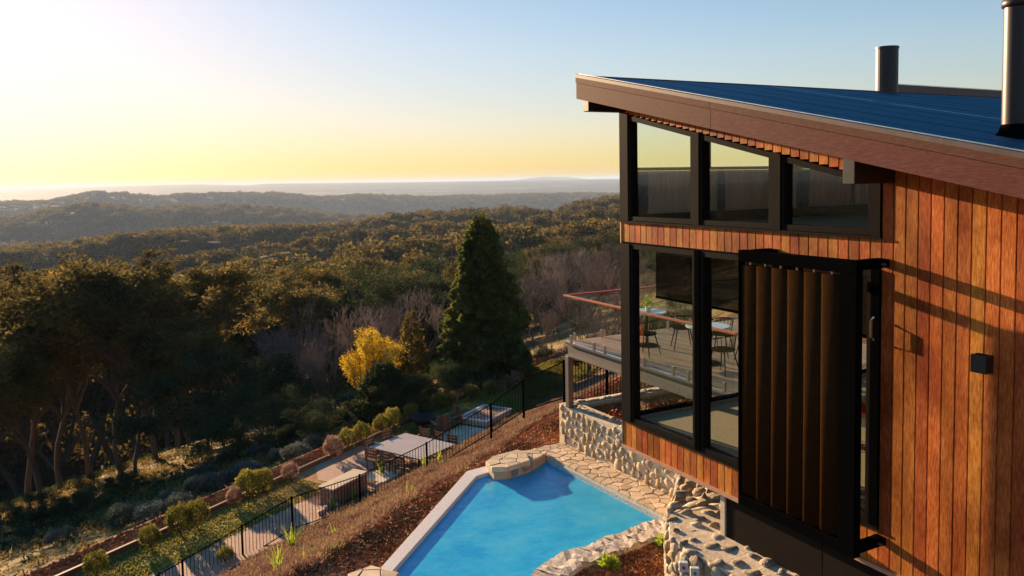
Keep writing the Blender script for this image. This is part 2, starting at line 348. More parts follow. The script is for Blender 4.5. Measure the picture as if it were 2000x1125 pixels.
# land material: by distance from the house: mulch / forest floor / distant woods and paddocks
mt, t, p = new_mat('land'); v = coords(t, offs=False)
att = N(t, 'ShaderNodeAttribute', attribute_name='zone')
floor_ = ramp(t, noise(t, v, .35, 8, .65), [(.3,(.07,.05,.025)),(.5,(.16,.11,.04)),(.68,(.34,.24,.08))])
mulch = ramp(t, noise(t, v, 9, 8, .7), [(.3,(.08,.035,.018)),(.5,(.2,.085,.04)),(.72,(.34,.17,.09))])
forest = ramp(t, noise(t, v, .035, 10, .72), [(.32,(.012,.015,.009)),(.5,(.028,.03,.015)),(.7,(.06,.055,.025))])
farl = ramp(t, noise(t, v, .0016, 8, .6), [(.42,(.02,.028,.018)),(.57,(.04,.045,.025)),(.63,(.14,.13,.06)),(.7,(.04,.04,.025))])
sp = N(t, 'ShaderNodeSeparateColor'); t.links.new(att.outputs['Color'], sp.inputs[0])
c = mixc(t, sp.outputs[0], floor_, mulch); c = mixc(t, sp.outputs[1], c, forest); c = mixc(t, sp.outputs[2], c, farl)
t.links.new(c, p.inputs['Base Color']); p.inputs['Roughness'].default_value = .95; p.inputs['Specular IOR Level'].default_value = .1
bump(t, p, noise(t, v, 6, 10, .7), .6, .05); M_land = mt
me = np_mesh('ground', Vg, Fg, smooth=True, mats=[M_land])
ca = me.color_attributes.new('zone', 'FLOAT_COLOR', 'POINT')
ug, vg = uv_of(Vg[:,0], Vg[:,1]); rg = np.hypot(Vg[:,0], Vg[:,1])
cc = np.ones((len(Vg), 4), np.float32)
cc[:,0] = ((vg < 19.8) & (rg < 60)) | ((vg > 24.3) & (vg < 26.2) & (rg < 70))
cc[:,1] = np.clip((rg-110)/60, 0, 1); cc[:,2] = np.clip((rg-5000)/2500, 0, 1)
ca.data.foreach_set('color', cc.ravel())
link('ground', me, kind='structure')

# haze: closed box round everything, the sky outside
hz, t, p = new_mat('haze_air'); t.nodes.remove(p)
pv = N(t, 'ShaderNodeVolumePrincipled'); pv.inputs['Color'].default_value = (.58,.74,1,1); pv.inputs['Density'].default_value = HAZE_DENSITY; pv.inputs['Anisotropy'].default_value = .12
t.links.new(pv.outputs[0], t.nodes['Material Output'].inputs['Volume'])
zmin = float(GZ.min())
MB().box(-33000,33000,-33000,33000, zmin-1.5, max(float(GZ.max()), 14)+1).build('haze', hz, kind='stuff')

# ------------------------------------------------------------------ terrace: lawn, paths
def sheet(name, pts_uv, mat, z, **kw):
    mb = MB(); P = [xy_of(*q) for q in pts_uv]; mb.prism(P, z-.3, z); return mb.build(name, mat, **kw)
mt, t, p = new_mat('lawn_grass'); v = coords(t, offs=False)
c1 = ramp(t, noise(t, v, 1.6, 8, .7), [(.3,(.11,.1,.02)),(.5,(.21,.19,.04)),(.7,(.34,.29,.08))])
c1 = mixc(t, ramp(t, noise(t, v, .25, 4), [(.5,(0,0,0)),(.62,(1,1,1))]), c1, (.4,.2,.08))
t.links.new(c1, p.inputs['Base Color']); p.inputs['Roughness'].default_value = .95; bump(t, p, noise(t, v, 25, 6, .7), .9, .05); M_lawn = mt
sheet('lawn', [(-12,20.05),(47,20.05),(47,24.2),(-12,24.2)], M_lawn, -8.46, kind='structure')
mt, t, p = new_mat('brick_paving'); v = coords(t, offs=False)
mp = N(t, 'ShaderNodeMapping'); mp.inputs['Rotation'].default_value = (0,0,-math.atan2(.54,.84)); t.links.new(v, mp.inputs[0])
bk = N(t, 'ShaderNodeTexBrick'); bk.inputs['Scale'].default_value = 3.0; bk.inputs['Mortar Size'].default_value = .035; bk.inputs['Color1'].default_value = (.42,.18,.10,1); bk.inputs['Color2'].default_value = (.55,.29,.18,1); bk.inputs['Mortar'].default_value = (.13,.09,.07,1)
t.links.new(mp.outputs[0], bk.inputs[0]); t.links.new(mixc(t, .35, bk.outputs[0], ramp(t, noise(t, v, 1.5, 6), [(.3,(.3,.13,.07)),(.7,(.55,.32,.2))])), p.inputs['Base Color'])
p.inputs['Roughness'].default_value = .8; bump(t, p, bk.outputs['Fac'], -.8, .02); M_pave = mt
sheet('brick_path', [(-12,20.0),(22.3,20.0),(23.4,21.6),(21.6,21.9),(-12,21.75)], M_pave, -8.44, kind='structure')
sheet('brick_patio', [(24.3,20.0),(29.6,20.0),(29.6,22.6),(28,24.1),(25.2,24.1),(24.0,22.8)], M_pave, -8.44, kind='structure')
M_soil = stone_like('red_soil', [(.3,(.22,.09,.035)),(.6,(.4,.18,.07)),(.8,(.3,.2,.08))], 2.5, .95, .6, .05, 0)
sheet('bare_soil', [(21.9,21.2),(24.4,20.6),(24.3,22.6),(25,24),(21.6,23.9),(20.6,22.8)], M_soil, -8.452, kind='structure')
sheet('gravel_bed', [(-12,24.32),(47,24.32),(47,25.6),(-12,25.6)], M_soil, -8.45, kind='structure')
ed = thing('garden_edging', 'dark timber edging running along the far side of the lawn below the shrubs', 'edging', (*xy_of(24,24.25), -8.46), math.atan2(U2[1],U2[0]))
for k in range(12): box_obj('plank', M_chair, ed, -36+k*4.8, -31.24+k*4.8, -.05, .05, -.2, .16+.01*(k%3))
# ------------------------------------------------------------------ pool
WZ = -2.5
pool_in = [(7.39,14.82),(6.84,14.72),(3.96,11.71),(1.9,9.5),(2.2,7.4),(4.9,8.6),(5.5,10.15),(5.86,10.52),(6.06,10.63),(6.42,10.77),(6.85,10.83),(7.39,10.88),(8.10,10.98),(8.88,11.08),(8.66,14.92)]
def grow(poly, d):
    n = len(poly); out = []; ar = sum(poly[i][0]*poly[(i+1)%n][1]-poly[(i+1)%n][0]*poly[i][1] for i in range(n)); s = 1 if ar > 0 else -1
    for i in range(n):
        a, b, c2 = Vector(poly[i-1]), Vector(poly[i]), Vector(poly[(i+1)%n])
        e1 = (b-a).normalized(); e2 = (c2-b).normalized(); n1 = Vector((e1.y,-e1.x))*s; n2 = Vector((e2.y,-e2.x))*s
        mn = (n1+n2); mn = mn/max(.4, mn.length_squared/2)*1.0; out.append(tuple(b+mn*d))
    return out
mt, t, p = new_mat('pool_water'); t.nodes.remove(p); v = coords(t, offs=False)
lw = N(t, 'ShaderNodeFresnel'); lw.inputs[0].default_value = 1.33
nz = noise(t, coords(t, (1,1,1), offs=False), 5, 5, .6); b = N(t, 'ShaderNodeBump'); b.inputs['Strength'].default_value = .7; b.inputs['Distance'].default_value = .03
t.links.new(nz, b.inputs['Height'])
gl = N(t, 'ShaderNodeBsdfGlossy'); gl.inputs['Roughness'].default_value = .06; tr = N(t, 'ShaderNodeBsdfTransparent'); tr.inputs[0].default_value = (.5,.9,.97,1)
df = N(t, 'ShaderNodeBsdfDiffuse'); t.links.new(ramp(t, noise(t, v, 1.3, 7, .7), [(.32,(.015,.46,.95)),(.5,(.05,.6,1.0)),(.72,(.13,.7,1.0))]), df.inputs[0])
m1 = N(t, 'ShaderNodeMixShader', i0=.66); t.links.new(tr.outputs[0], m1.inputs[1]); t.links.new(df.outputs[0], m1.inputs[2])
t.links.new(b.outputs[0], gl.inputs['Normal']); t.links.new(b.outputs[0], lw.inputs['Normal'])
m2 = N(t, 'ShaderNodeMixShader'); t.links.new(lw.outputs[0], m2.inputs[0]); t.links.new(m1.outputs[0], m2.inputs[1]); t.links.new(gl.outputs[0], m2.inputs[2]); t.links.new(m2.outputs[0], t.nodes['Material Output'].inputs[0]); M_water = mt
M_basin = stone_like('blue_pool_render', [(.3,(.3,.78,.9)),(.7,(.5,.9,.96))], 6, .8, .1, .003, 0)
M_speck = stone_like('speckled_pool_render', [(.4,(.2,.26,.25)),(.5,(.42,.46,.42)),(.62,(.7,.7,.64))], 45, .7, .1, .003, 0)
pool = thing('swimming_pool', 'turquoise swimming pool with an angled pale rim set into the hillside beside the house', 'swimming pool', (6,12,WZ))
def pobj(mb, name, mat, **kw):
    o = mb.build(name, mat, pool, **kw); o.location = (-6,-12,-WZ); return o
mb = MB(); n = len(pool_in)
mb.raw([(x,y,WZ) for x,y in pool_in], [tuple(range(n))]); pobj(mb, 'water', M_water)
mb = MB(); mb.raw([(x,y,-2.505) for i,(x,y) in enumerate(pool_in)]+[(x,y,-3.6) for x,y in pool_in], [tuple(range(n,2*n))]+[(i,(i+1)%n,n+(i+1)%n,n+i) for i in range(n)])
for k in range(len(mb.v)-0): pass
pobj(mb, 'basin', M_basin)
# submerged speckled bench along the house side
pobj(MB().prism([(8.64,14.88),(8.2,14.6),(8.16,11.06),(8.86,11.1)], -3.0, -2.66), 'bench', M_speck)
# waterline band on the house side
pobj(MB().prism([(8.665,14.95),(8.59,14.93),(8.80,11.09),(8.885,11.09)], -3.4, -2.41), 'waterline_band', M_speck)
rim_out = [(7.37,15.17),(6.80,15.09),(3.79,11.87),(1.6,9.55)]; rim_in = [(7.39,14.82),(6.86,14.73),(3.96,11.71),(1.9,9.5)]
for k in range(3):
    pobj(MB().prism([rim_out[k], rim_in[k], rim_in[k+1], rim_out[k+1]][::-1], -3.6, -2.43), 'rim_section', M_rim, bevel=.01)
pobj(MB().lathe([(.09,0),(.09,.01),(.05,.015),(0,.015)], 14, (4.6,11.6,-3.1)), 'drain_cover', M_white)

# --- Voronoi flagstones
def clip(poly, a, b, c):                       # keep a*x+b*y <= c
    out = []; n = len(poly)
    for i in range(n):
        P, Q = poly[i], poly[(i+1)%n]; dp = a*P[0]+b*P[1]-c; dq = a*Q[0]+b*Q[1]-c
        if dp <= 0: out.append(P)
        if (dp < 0) != (dq < 0) and dp != dq:
            s = dp/(dp-dq); out.append((P[0]+(Q[0]-P[0])*s, P[1]+(Q[1]-P[1])*s))
    return out
def cells(poly, size, gap, seed):
    r = random.Random(seed); xs = [p_[0] for p_ in poly]; ys = [p_[1] for p_ in poly]; pts = []; tries = 0
    while tries < 6000:
        q = (r.uniform(min(xs),max(xs)), r.uniform(min(ys),max(ys))); tries += 1
        if not bool(inside(np.array(q[0]), np.array(q[1]), poly)): continue
        sz = size*(.8+.5*r.random())
        if all((q[0]-a[0])**2+(q[1]-a[1])**2 > sz*sz for a in pts): pts.append(q)
    out = []
    for i, q in enumerate(pts):
        c = list(poly)
        for j_, o in enumerate(pts):
            if i == j_: continue
            dx, dy = o[0]-q[0], o[1]-q[1]; d = math.hypot(dx, dy)
            if d > size*5: continue
            c = clip(c, dx/d, dy/d, (o[0]**2+o[1]**2-q[0]**2-q[1]**2)/2/d - gap/2)
            if len(c) < 3: break
        if len(c) >= 3: out.append((q, c))
    return out
def area(c): return abs(sum(c[i][0]*c[(i+1)%len(c)][1]-c[(i+1)%len(c)][0]*c[i][1] for i in range(len(c))))/2
def flags(poly, size, gap, seed, z, parent, mat, th=.05, name='flagstone', origin=(0,0,0)):
    r = random.Random(seed)
    for q, c in cells(poly, size, gap, seed):
        if area(c) < .004: continue
        n_ = len(c); cx = sum(p_[0] for p_ in c)/n_; cy = sum(p_[1] for p_ in c)/n_; dz = r.uniform(-.006,.008)
        if sum(c[i_][0]*c[(i_+1)%n_][1]-c[(i_+1)%n_][0]*c[i_][1] for i_ in range(n_)) < 0: c = c[::-1]
        a = [(x-cx,y-cy,-th) for x,y in c]; b_ = [((x-cx),(y-cy),dz-.012) for x,y in c]; d_ = [((x-cx)*.93,(y-cy)*.93,dz+r.uniform(-.003,.003)) for x,y in c]
        fs = [tuple(range(2*n_,3*n_))]+[(k+i_,k+(i_+1)%n_,k+n_+(i_+1)%n_,k+n_+i_) for k in (0,n_) for i_ in range(n_)]
        mb = MB(); mb.raw(a+b_+d_, fs); mb.build(name, mat, parent, loc=(cx-origin[0],cy-origin[1],z-origin[2]))
pv_ = MB(); pave_poly = [(8.70,14.88),(8.92,11.1),(8.6,10.7),(9.5,10.3),(9.62,11.7),(9.56,13.4),(9.46,15.4),(8.9,15.45),(8.62,15.3)]
paving = MB().prism([(8.66,14.95),(8.90,11.08),(8.4,10.5),(9.6,10.2),(9.62,11.7),(9.56,13.4),(9.5,15.45),(8.85,15.5),(8.3,15.35),(8.02,14.75)], -3.2, -2.385).build('pool_paving', M_joint, kind='structure')
flags([(8.66,14.90),(8.88,11.1),(8.6,10.7),(9.5,10.4),(9.62,11.7),(9.56,13.4),(9.46,15.42),(8.9,15.47),(8.64,15.35)], .2, .02, 3, -2.36, paving, M_flag)
flags([(8.05,14.76),(8.62,14.93),(8.62,15.38),(8.2,15.27)], .2, .02, 4, -2.34, paving, M_flag)
# stone spa block at the far end of the pool
blk = thing('pool_stone_block', 'low sandstone capped block with tiled front at the far corner of the pool', 'stone block', (7.6,14.75,-2.6))
def bobj(mb, name, mat, **kw): o = mb.build(name, mat, blk, **kw); o.location = (-7.6,-14.75,2.6); return o
bp = [(7.14,14.50),(7.40,14.40),(7.95,14.49),(8.6,14.86),(8.66,15.0),(8.2,15.2),(7.42,15.08),(7.16,14.8)]
bobj(MB().prism([(x*.985+.11,y*.99+.148) for x,y in bp], -3.2, -2.325), 'base', M_flag)
flags([(7.10,14.50),(7.38,14.36),(7.97,14.45),(8.15,14.98),(8.06,15.2),(7.42,15.1),(7.12,14.84)], .3, .012, 9, -2.22, blk, M_flag, .1, 'cap_stone', (7.6,14.75,-2.6))
flags([(8.0,14.5),(8.62,14.86),(8.64,15.1),(8.2,15.2)], .22, .012, 5, -2.28, blk, M_flag, .05, 'cap_stone', (7.6,14.75,-2.6))
bobj(MB().box(-.13,.13,-.012,0,-.16,.0, Matrix.Translation((7.93,14.47,-2.27)) @ Matrix.Rotation(R_(15),4,'Z')), 'grey_tile', M_stone2)
for k in range(5): bobj(MB().box(-.012,.012,-.02,.0,-.1,.02, Matrix.Translation((7.52+.035*k,14.405+.006*k,-2.36)) @ Matrix.Rotation(R_(10),4,'Z')), 'spout', M_steel)
# bottom-left corner stones beyond the rim
cs = thing('rim_corner_stone', 'pale sandstone slab stepping off the pool rim at the bottom edge', 'stone slab', (3.45,11.55,-2.55))
flags([(3.2,11.35),(3.75,11.2),(4.0,11.5),(3.7,11.95),(3.3,11.85)], .3, .012, 12, -2.36, cs, M_flag, .16, 'cap_stone', (3.45,11.55,-2.55))

# --- stones
def stone_protos(n, sub, flat_=1.0, amp=.34):
    out = []
    for k in range(n):
        bm = bmesh.new(); bmesh.ops.create_icosphere(bm, subdivisions=sub, radius=.5)
        sx, sy, sz = random.uniform(.9,1.1), random.uniform(.8,1.1), random.uniform(.75,1)*flat_
        off = random.uniform(0,50)
        for v_ in bm.verts:
            d = v_.co.normalized(); q = math.sin(d.x*3.1+off)*math.cos(d.y*2.7+off*1.3)+.6*math.sin(d.z*5+off*.7+d.x*2)
            v_.co = Vector((max(-.38,min(.38,v_.co.x*(1+amp*q)*sx))+random.uniform(-.035,.035), max(-.40,min(.40,v_.co.y*(1+amp*q)*sy)), v_.co.z*(1+amp*q*.7)*sz+random.uniform(-.035,.035)))
        me_ = bpy.data.meshes.new('stone'); bm.to_mesh(me_); bm.free(); me_.polygons.foreach_set('use_smooth', [True]*len(me_.polygons)); out.append(me_)
    return out
ST = stone_protos(7, 2)
for i_, s_ in enumerate(ST): s_.materials.append(M_stone3 if i_ % 3 == 0 else M_stone)
ST2 = stone_protos(5, 2)
for s_ in ST2: s_.materials.append(M_stone2)
def wall_stones(parent, org, a, b, z0, z1, nrm, size, seed, protos=ST, depth=.16, name='stone'):
    r = random.Random(seed); a = Vector(a); b = Vector(b); L = (b-a).length; d = (b-a)/L; pts = []; t_ = 0
    while t_ < 5000 and len(pts) < 400:
        t_ += 1; s = r.uniform(.04,L-.04); z = r.uniform(z0+.05,z1-.05); w_ = size*r.uniform(.65,1.35)
        if all(((s-p_[0])/1.0)**2+((z-p_[1])/.95)**2 > ((w_+p_[2])*.37)**2 for p_ in pts): pts.append((s,z,w_))
    for s, z, w_ in pts:
        pos = a+d*s; q = Vector((pos.x,pos.y,z)) - Vector(org)
        rot = Matrix((( d.x, nrm[0]*-1, 0),(d.y, nrm[1]*-1, 0),(0,0,1))).transposed() if False else None
        ang = math.atan2(d.y, d.x)
        o = link(name, r.choice(protos), None, parent, q, (r.uniform(-.25,.25), r.uniform(-.6,.6), ang+r.uniform(-.15,.15)), (w_*1.12, depth*1.5, w_*r.uniform(.85,1.25)))
# planter wall below the deck
pw = thing('planter_wall', 'rubble stone retaining wall of the mulched planter under the deck', 'stone wall', (9.6,13,-2.36))
org = (9.6,13,-2.36)
o = MB().prism([(9.405,15.62),(9.405,15.25),(9.555,10.2),(9.95,10.2),(9.82,15.28),(12.6,15.25),(12.6,15.62)], -2.9, -1.5).build('mortar_core', M_mortar, pw); o.location = (-org[0],-org[1],-org[2])
wall_stones(pw, org, (9.46,15.55,0), (9.60,10.3,0), -2.38, -1.52, (-1,0), .235, 21)
r = random.Random(5)
for k in range(46):
    y = 15.5-k*.115; link('stone', r.choice(ST), None, pw, Vector((9.58+(15.5-y)*.02+r.uniform(0,.16), y, -1.49))-Vector(org), (0,0,r.uniform(0,3)), (r.uniform(.15,.26), r.uniform(.14,.22), .07))
for k in range(24): link('stone', r.choice(ST), None, pw, Vector((9.7+k*.12, 15.42+r.uniform(-.1,.1), -1.49))-Vector(org), (0,0,r.uniform(0,3)), (r.uniform(.15,.25), r.uniform(.14,.2), .08))
MB().prism([(9.8,15.26),(9.95,10.2),(13,10.2),(13,15.26)], -3, -1.62).build('planter_soil', stone_like('planter_mulch', [(.3,(.06,.025,.014)),(.5,(.14,.06,.03)),(.72,(.25,.12,.07))], 12, .95, .9, .05, 0), kind='structure')
# thick curved wall by the lower storey
tw = thing('curved_stone_wall', 'broad curved rubble wall with rough stone top at the base of the house', 'stone wall', (7,8,-2.5)); org = (7,8,-2.5)
twp = [(9.9,10.9),(9.4,10.95),(8.9,10.55),(8.3,10.0),(7.64,9.32),(7.2,8.9),(6.83,8.5),(6.55,8.12),(6.44,7.64),(6.5,7.2),(6.62,6.6),(6.75,5.5),(7.5,5.5),(7.5,7.9),(8.4,9.0),(9.6,9.9),(10.2,10.4)]
def twz(x, y): return -1.05 - max(0, min(1, (y-9.2)/1.6))*.55 + .0*x
rr = random.Random(3)
def sub_poly(poly, seg=.16, jit=.03):
    out = []
    for i_ in range(len(poly)):
        a, b_ = Vector(poly[i_]), Vector(poly[(i_+1)%len(poly)]); k = max(1, int((b_-a).length/seg))
        for q in range(k): p_ = a+(b_-a)*q/k; out.append((p_.x+rr.uniform(-jit,jit), p_.y+rr.uniform(-jit,jit)))
    return out
spz = sub_poly(twp)
o = MB().prism(spz, -2.9, lambda x,y: twz(x,y)+rr.uniform(-.03,.03)).build('mortar_core', M_mortar, tw); o.location = tuple(-c_ for c_ in org)
for k in range(4, 12): wall_stones(tw, org, (*twp[k],0), (*twp[k-1],0), -2.5, twz(*twp[k])-.02, (0,0), .24, 40+k, ST if k%2 else ST+ST2, .10)
k = 0
for q, c_ in cells(twp, .22, .04, 77):
    if area(c_) < .01: continue
    k += 1; s = math.sqrt(area(c_)); link('stone', rr.choice(ST+ST2+ST2), None, tw, Vector((q[0],q[1],twz(*q)+rr.uniform(-.02,.012)))-Vector(org), (rr.uniform(-.25,.25),rr.uniform(-.25,.25),rr.uniform(-.5,.5)), (s*rr.uniform(.8,1.25), s*rr.uniform(.55,.8), rr.uniform(.09,.17)))
# switch plates on the curved wall
for nm, xp, mm_, lb in (('red', 1335, M_red, 'small white wall plate with a red button on the curved stone wall'), ('green', 1357, M_green, 'small white wall plate with a green button on the curved stone wall')):
    P = at_d(xp, 1107+(xp-1335)*.5, 9.25)
    sp_ = thing('pool_switch', lb, 'switch', P, R_(-35)); box_obj('plate', M_white, sp_, -.05,.05,-.02,.04,-.055,.055, .004)
    MB().tube([(0,-.02,0),(0,-.04,0)], .018, 10).build('button', mm_, sp_)
# rough ledge between pool and mulch bed
lg_in = [(8.95,11.10),(8.10,10.98),(7.39,10.88),(6.85,10.83),(6.42,10.77),(6.06,10.63),(5.86,10.52),(5.5,10.15),(4.9,8.9)]
lg_out = [(8.9,10.6),(8.15,10.5),(7.5,10.4),(7.05,10.38),(6.6,10.3),(6.25,10.16),(6.1,10.0),(5.9,9.8),(5.4,8.6)]
lg = thing('pool_ledge', 'rough pale rock ledge curving between the pool and the mulch bed', 'stone ledge', (7,10.5,-2.5)); org = (7,10.5,-2.5)
o = MB().prism(lg_in+lg_out[::-1], -3.4, -2.4).build('mortar_core', M_mortar, lg); o.location = tuple(-c_ for c_ in org)
LI = [];
for k in range(len(lg_in)-1):
    L = math.dist(lg_in[k], lg_in[k+1]); n_ = max(1, round(L/.3))
    for q in range(n_):
        f0 = q/n_; f1 = (q+1)/n_-.02
        def lp(A, f): return (A[k][0]+(A[k+1][0]-A[k][0])*f, A[k][1]+(A[k+1][1]-A[k][1])*f)
        LI.append([lp(lg_in,f0), lp(lg_in,f1), lp(lg_out,f1), lp(lg_out,f0)])
M_ledge = stone_like('pale_rock', [(.3,(.4,.32,.25)),(.5,(.56,.47,.38)),(.7,(.68,.6,.51))], 8, .85, 1, .04, .15)
for quad in LI:
    cx = sum(a[0] for a in quad)/4; cy = sum(a[1] for a in quad)/4
    bm = bmesh.new(); vs = [bm.verts.new((x-cx,y-cy,zz)) for zz in (-.1,.05) for x,y in quad]
    for f in ((3,2,1,0),(4,5,6,7),(0,1,5,4),(1,2,6,5),(2,3,7,6),(3,0,4,7)): bm.faces.new([vs[i_] for i_ in f])
    bmesh.ops.subdivide_edges(bm, edges=list(bm.edges), cuts=3, use_grid_fill=True)
    for v_ in bm.verts:
        v_.co += Vector((rr.uniform(-.018,.018), rr.uniform(-.03,.03), rr.uniform(-.022,.022) if v_.co.z > 0 else 0))
        if v_.co.z > .02: v_.co.z += .012*math.sin(v_.co.x*9+cx*7)
    me_ = bpy.data.meshes.new('rock'); bm.to_mesh(me_); bm.free()
    link('rock', me_, M_ledge, lg, Vector((cx,cy,-2.4))-Vector(org))
bed_poly = lg_out[:8]+[(5.5,8.8),(6.2,6),(6.8,6),(6.6,7.5),(6.7,8.3),(7.6,9.3),(8.3,10.0),(8.9,10.5)]
MB().prism(bed_poly[::-1], -3.5, -2.47).build('mulch_bed', bpy.data.materials['planter_mulch'], kind='structure')

# ------------------------------------------------------------------ house
X0 = 7.11
house = thing('hillside_house', 'timber clad house with a steel roof, tall black framed windows and sloping eave', 'house', (0,0,0))
RZ = lambda y: 5.17+.217*(y-10.02)          # top of fascia
YN = -4.0
bd = MB()                                    # cladding board with chamfered edges, unit sized, front at -X
e = .04
for zz in (0,1): bd.v += [(0,-.5,zz),(-.7,-.5,zz),(-1,-.5+e,zz),(-1,.5-e,zz),(-.7,.5,zz),(0,.5,zz)]
bd.f = [(5,4,3,2,1,0),(6,7,8,9,10,11)]+[(i_,(i_+1)%6,6+(i_+1)%6,6+i_) for i_ in range(6)]
bme = bpy.data.meshes.new('board'); bme.from_pydata(bd.v, [], bd.f); bme.materials.append(M_board)
bme2 = bme.copy(); bme2.materials.clear(); bme2.materials.append(wood('inner_lining_painted_lit', (.55,.33,.24), (.72,.47,.35), (.85,.62,.5), rough=.6, var=.15))  # pinkish lining boards, colour painted paler to stand in for missing indoor light
PITCH = .1334; G0 = 9.818
def board(yc, z0, z1, w_=PITCH-.007): link('board', bme, None, house, (X0-rr.uniform(0,.0015), yc, z0), None, (.02, w_, z1-z0))
HEAD = lambda y: 4.56+.2333*(y-9.67)          # underside of the strip above the upper windows
k = 0
while True:
    yt = G0-k*PITCH; yc = yt-PITCH/2; k += 1
    if yt < YN: break
    if yt > 5.47:
        board(yc, 2.70, 2.985); board(yc, -.405, -.035); board(yc, HEAD(yc)+.02, RZ(yc)-.12)
    else: board(yc, -.405, RZ(yc)-.14)
board(9.855, 2.70, 2.985, .06); board(9.855, -.405, -.035, .06)
# backing walls behind the boards, with the end wall edge
box_obj('wall', M_dkvoid, house, X0+.003, X0+.14, 5.45, 9.885, 2.67, 3.0)
box_obj('wall', M_dkvoid, house, X0+.003, X0+.14, 5.45, 9.885, -.40, -.02)
MB().raw or None
def yz_prism(name, mat, x0, x1, pts, parent=house, **kw):
    mb = MB(); n_ = len(pts); mb.raw([(x0,y,z) for y,z in pts]+[(x1,y,z) for y,z in pts], [tuple(range(n_)), tuple(range(2*n_-1,n_-1,-1))]+[((i_+1)%n_,i_,n_+i_,n_+(i_+1)%n_) for i_ in range(n_)]); return mb.build(name, mat, parent, **kw)
yz_prism('wall', M_dkvoid, X0+.003, X0+.14, [(5.45,HEAD(5.45)+.015),(9.885,HEAD(9.885)+.015),(9.885,RZ(9.885)-.2),(5.45,RZ(5.45)-.2)])
yz_prism('wall', M_dkvoid, X0+.003, X0+.14, [(YN,-.40),(5.45,-.40),(5.45,RZ(5.45)-.2),(YN,RZ(YN)-.2)])
box_obj('corner_trim', M_copper, house, X0-.03, X0+.12, 9.887, 9.91, 2.68, 3.0); box_obj('corner_trim', M_cap, house, X0-.03, X0+.12, 9.887, 9.905, -.41, -.01)
box_obj('bottom_trim', M_copper, house, X0-.055, X0+.14, YN, 9.885, -.45, -.407)
box_obj('sill_trim', M_frame, house, X0-.05, X0+.02, 5.41, 9.9, 2.988, 3.012); box_obj('sill_trim', M_frame, house, X0-.05, X0+.02, 5.41, 9.9, -.03, -.004)
box_obj('floor_slab', M_dkvoid, house, X0+.145, 14.9, YN, 9.885, -.40, -.02)
box_obj('carpet', M_carpet, house, X0+.145, 14.9, YN, 9.75, -.018, 0.0)
box_obj('interior_wall', M_inwall, house, 14.9, 15.0, YN, 9.8, -.4, 4.9 if False else 3.0)
box_obj('interior_wall', M_inwall, house, X0+.15, 14.9, 2.6, 2.7, 0, 3.2)
box_obj('upper_floor', M_carpet, house, X0+.3, 14.9, 2.7, 9.70, 2.74, 2.94)
# upper windows: one frame opening per pane
def facade_pane(y1, y0, z0, zt, name='window'):            # y1 far side, y0 near side, zt(y) head
    wdw = MB(); fw = .045
    def bar(pts): 
        n_ = 4; wdw.raw([(X0-.03,y,z) for y,z in pts]+[(X0+.10,y,z) for y,z in pts], [(0,1,2,3),(7,6,5,4),(1,0,4,5),(2,1,5,6),(3,2,6,7),(0,3,7,4)])
    bar([(y0,z0),(y1,z0),(y1,z0+fw*1.4),(y0,z0+fw*1.4)])
    bar([(y0,zt(y0)-fw*1.5),(y1,zt(y1)-fw*1.5),(y1,zt(y1)),(y0,zt(y0))])
    bar([(y0,z0+fw*1.4),(y0+fw,z0+fw*1.4),(y0+fw,zt(y0+fw)-fw*1.5),(y0,zt(y0)-fw*1.5)])
    bar([(y1-fw,z0+fw*1.4),(y1,z0+fw*1.4),(y1,zt(y1)-fw*1.5),(y1-fw,zt(y1-fw)-fw*1.5)])
    wo = wdw.build(name, M_frame, house)
    yz_prism('pane', M_glass, X0+.035, X0+.041, [(y0+fw,z0+fw),(y1-fw,z0+fw),(y1-fw,zt(y1-fw)-fw),(y0+fw,zt(y0+fw)-fw)], wo)
    return wo
UP = [(9.68,8.27),(8.13,6.89),(6.735,5.53)]
for a, b_ in UP: facade_pane(a, b_, 3.02, HEAD)
for y1, y0 in ((9.89,9.69),(8.26,8.14),(6.88,6.745),(5.52,5.42)):
    yz_prism('mullion', M_frame, X0-.045, X0+.13, [(y0,3.015),(y1,3.015),(y1,HEAD(y1)+.01),(y0,HEAD(y0)+.01)])
LT_ = lambda y: 2.672
LO = [(9.66,8.24),(8.12,6.87),(6.74,5.53)]
for a, b_ in LO: facade_pane(a, b_, .0, LT_)
for y1, y0 in ((9.89,9.67),(8.23,8.13),(6.86,6.75),(5.52,5.42)): box_obj('mullion', M_frame if y1 > 9 else M_black, house, X0-.045, X0+.13, y0, y1, -.002, 2.675)
bh = MB().tube([(X0-.05,5.475,1.95),(X0-.09,5.475,1.98),(X0-.09,5.475,2.15),(X0-.05,5.475,2.18)], .012, 6).build('door_handle', M_steel, house)
# roller blinds behind the lower glass
for a, b_ in ((9.3,8.26),(8.12,6.88),(6.74,5.55)):
    box_obj('roller_blind', M_blind, house, X0+.16, X0+.165, b_, a, 1.93, 2.66); box_obj('blind_rail', M_black, house, X0+.15, X0+.175, b_, a, 1.90, 1.93)
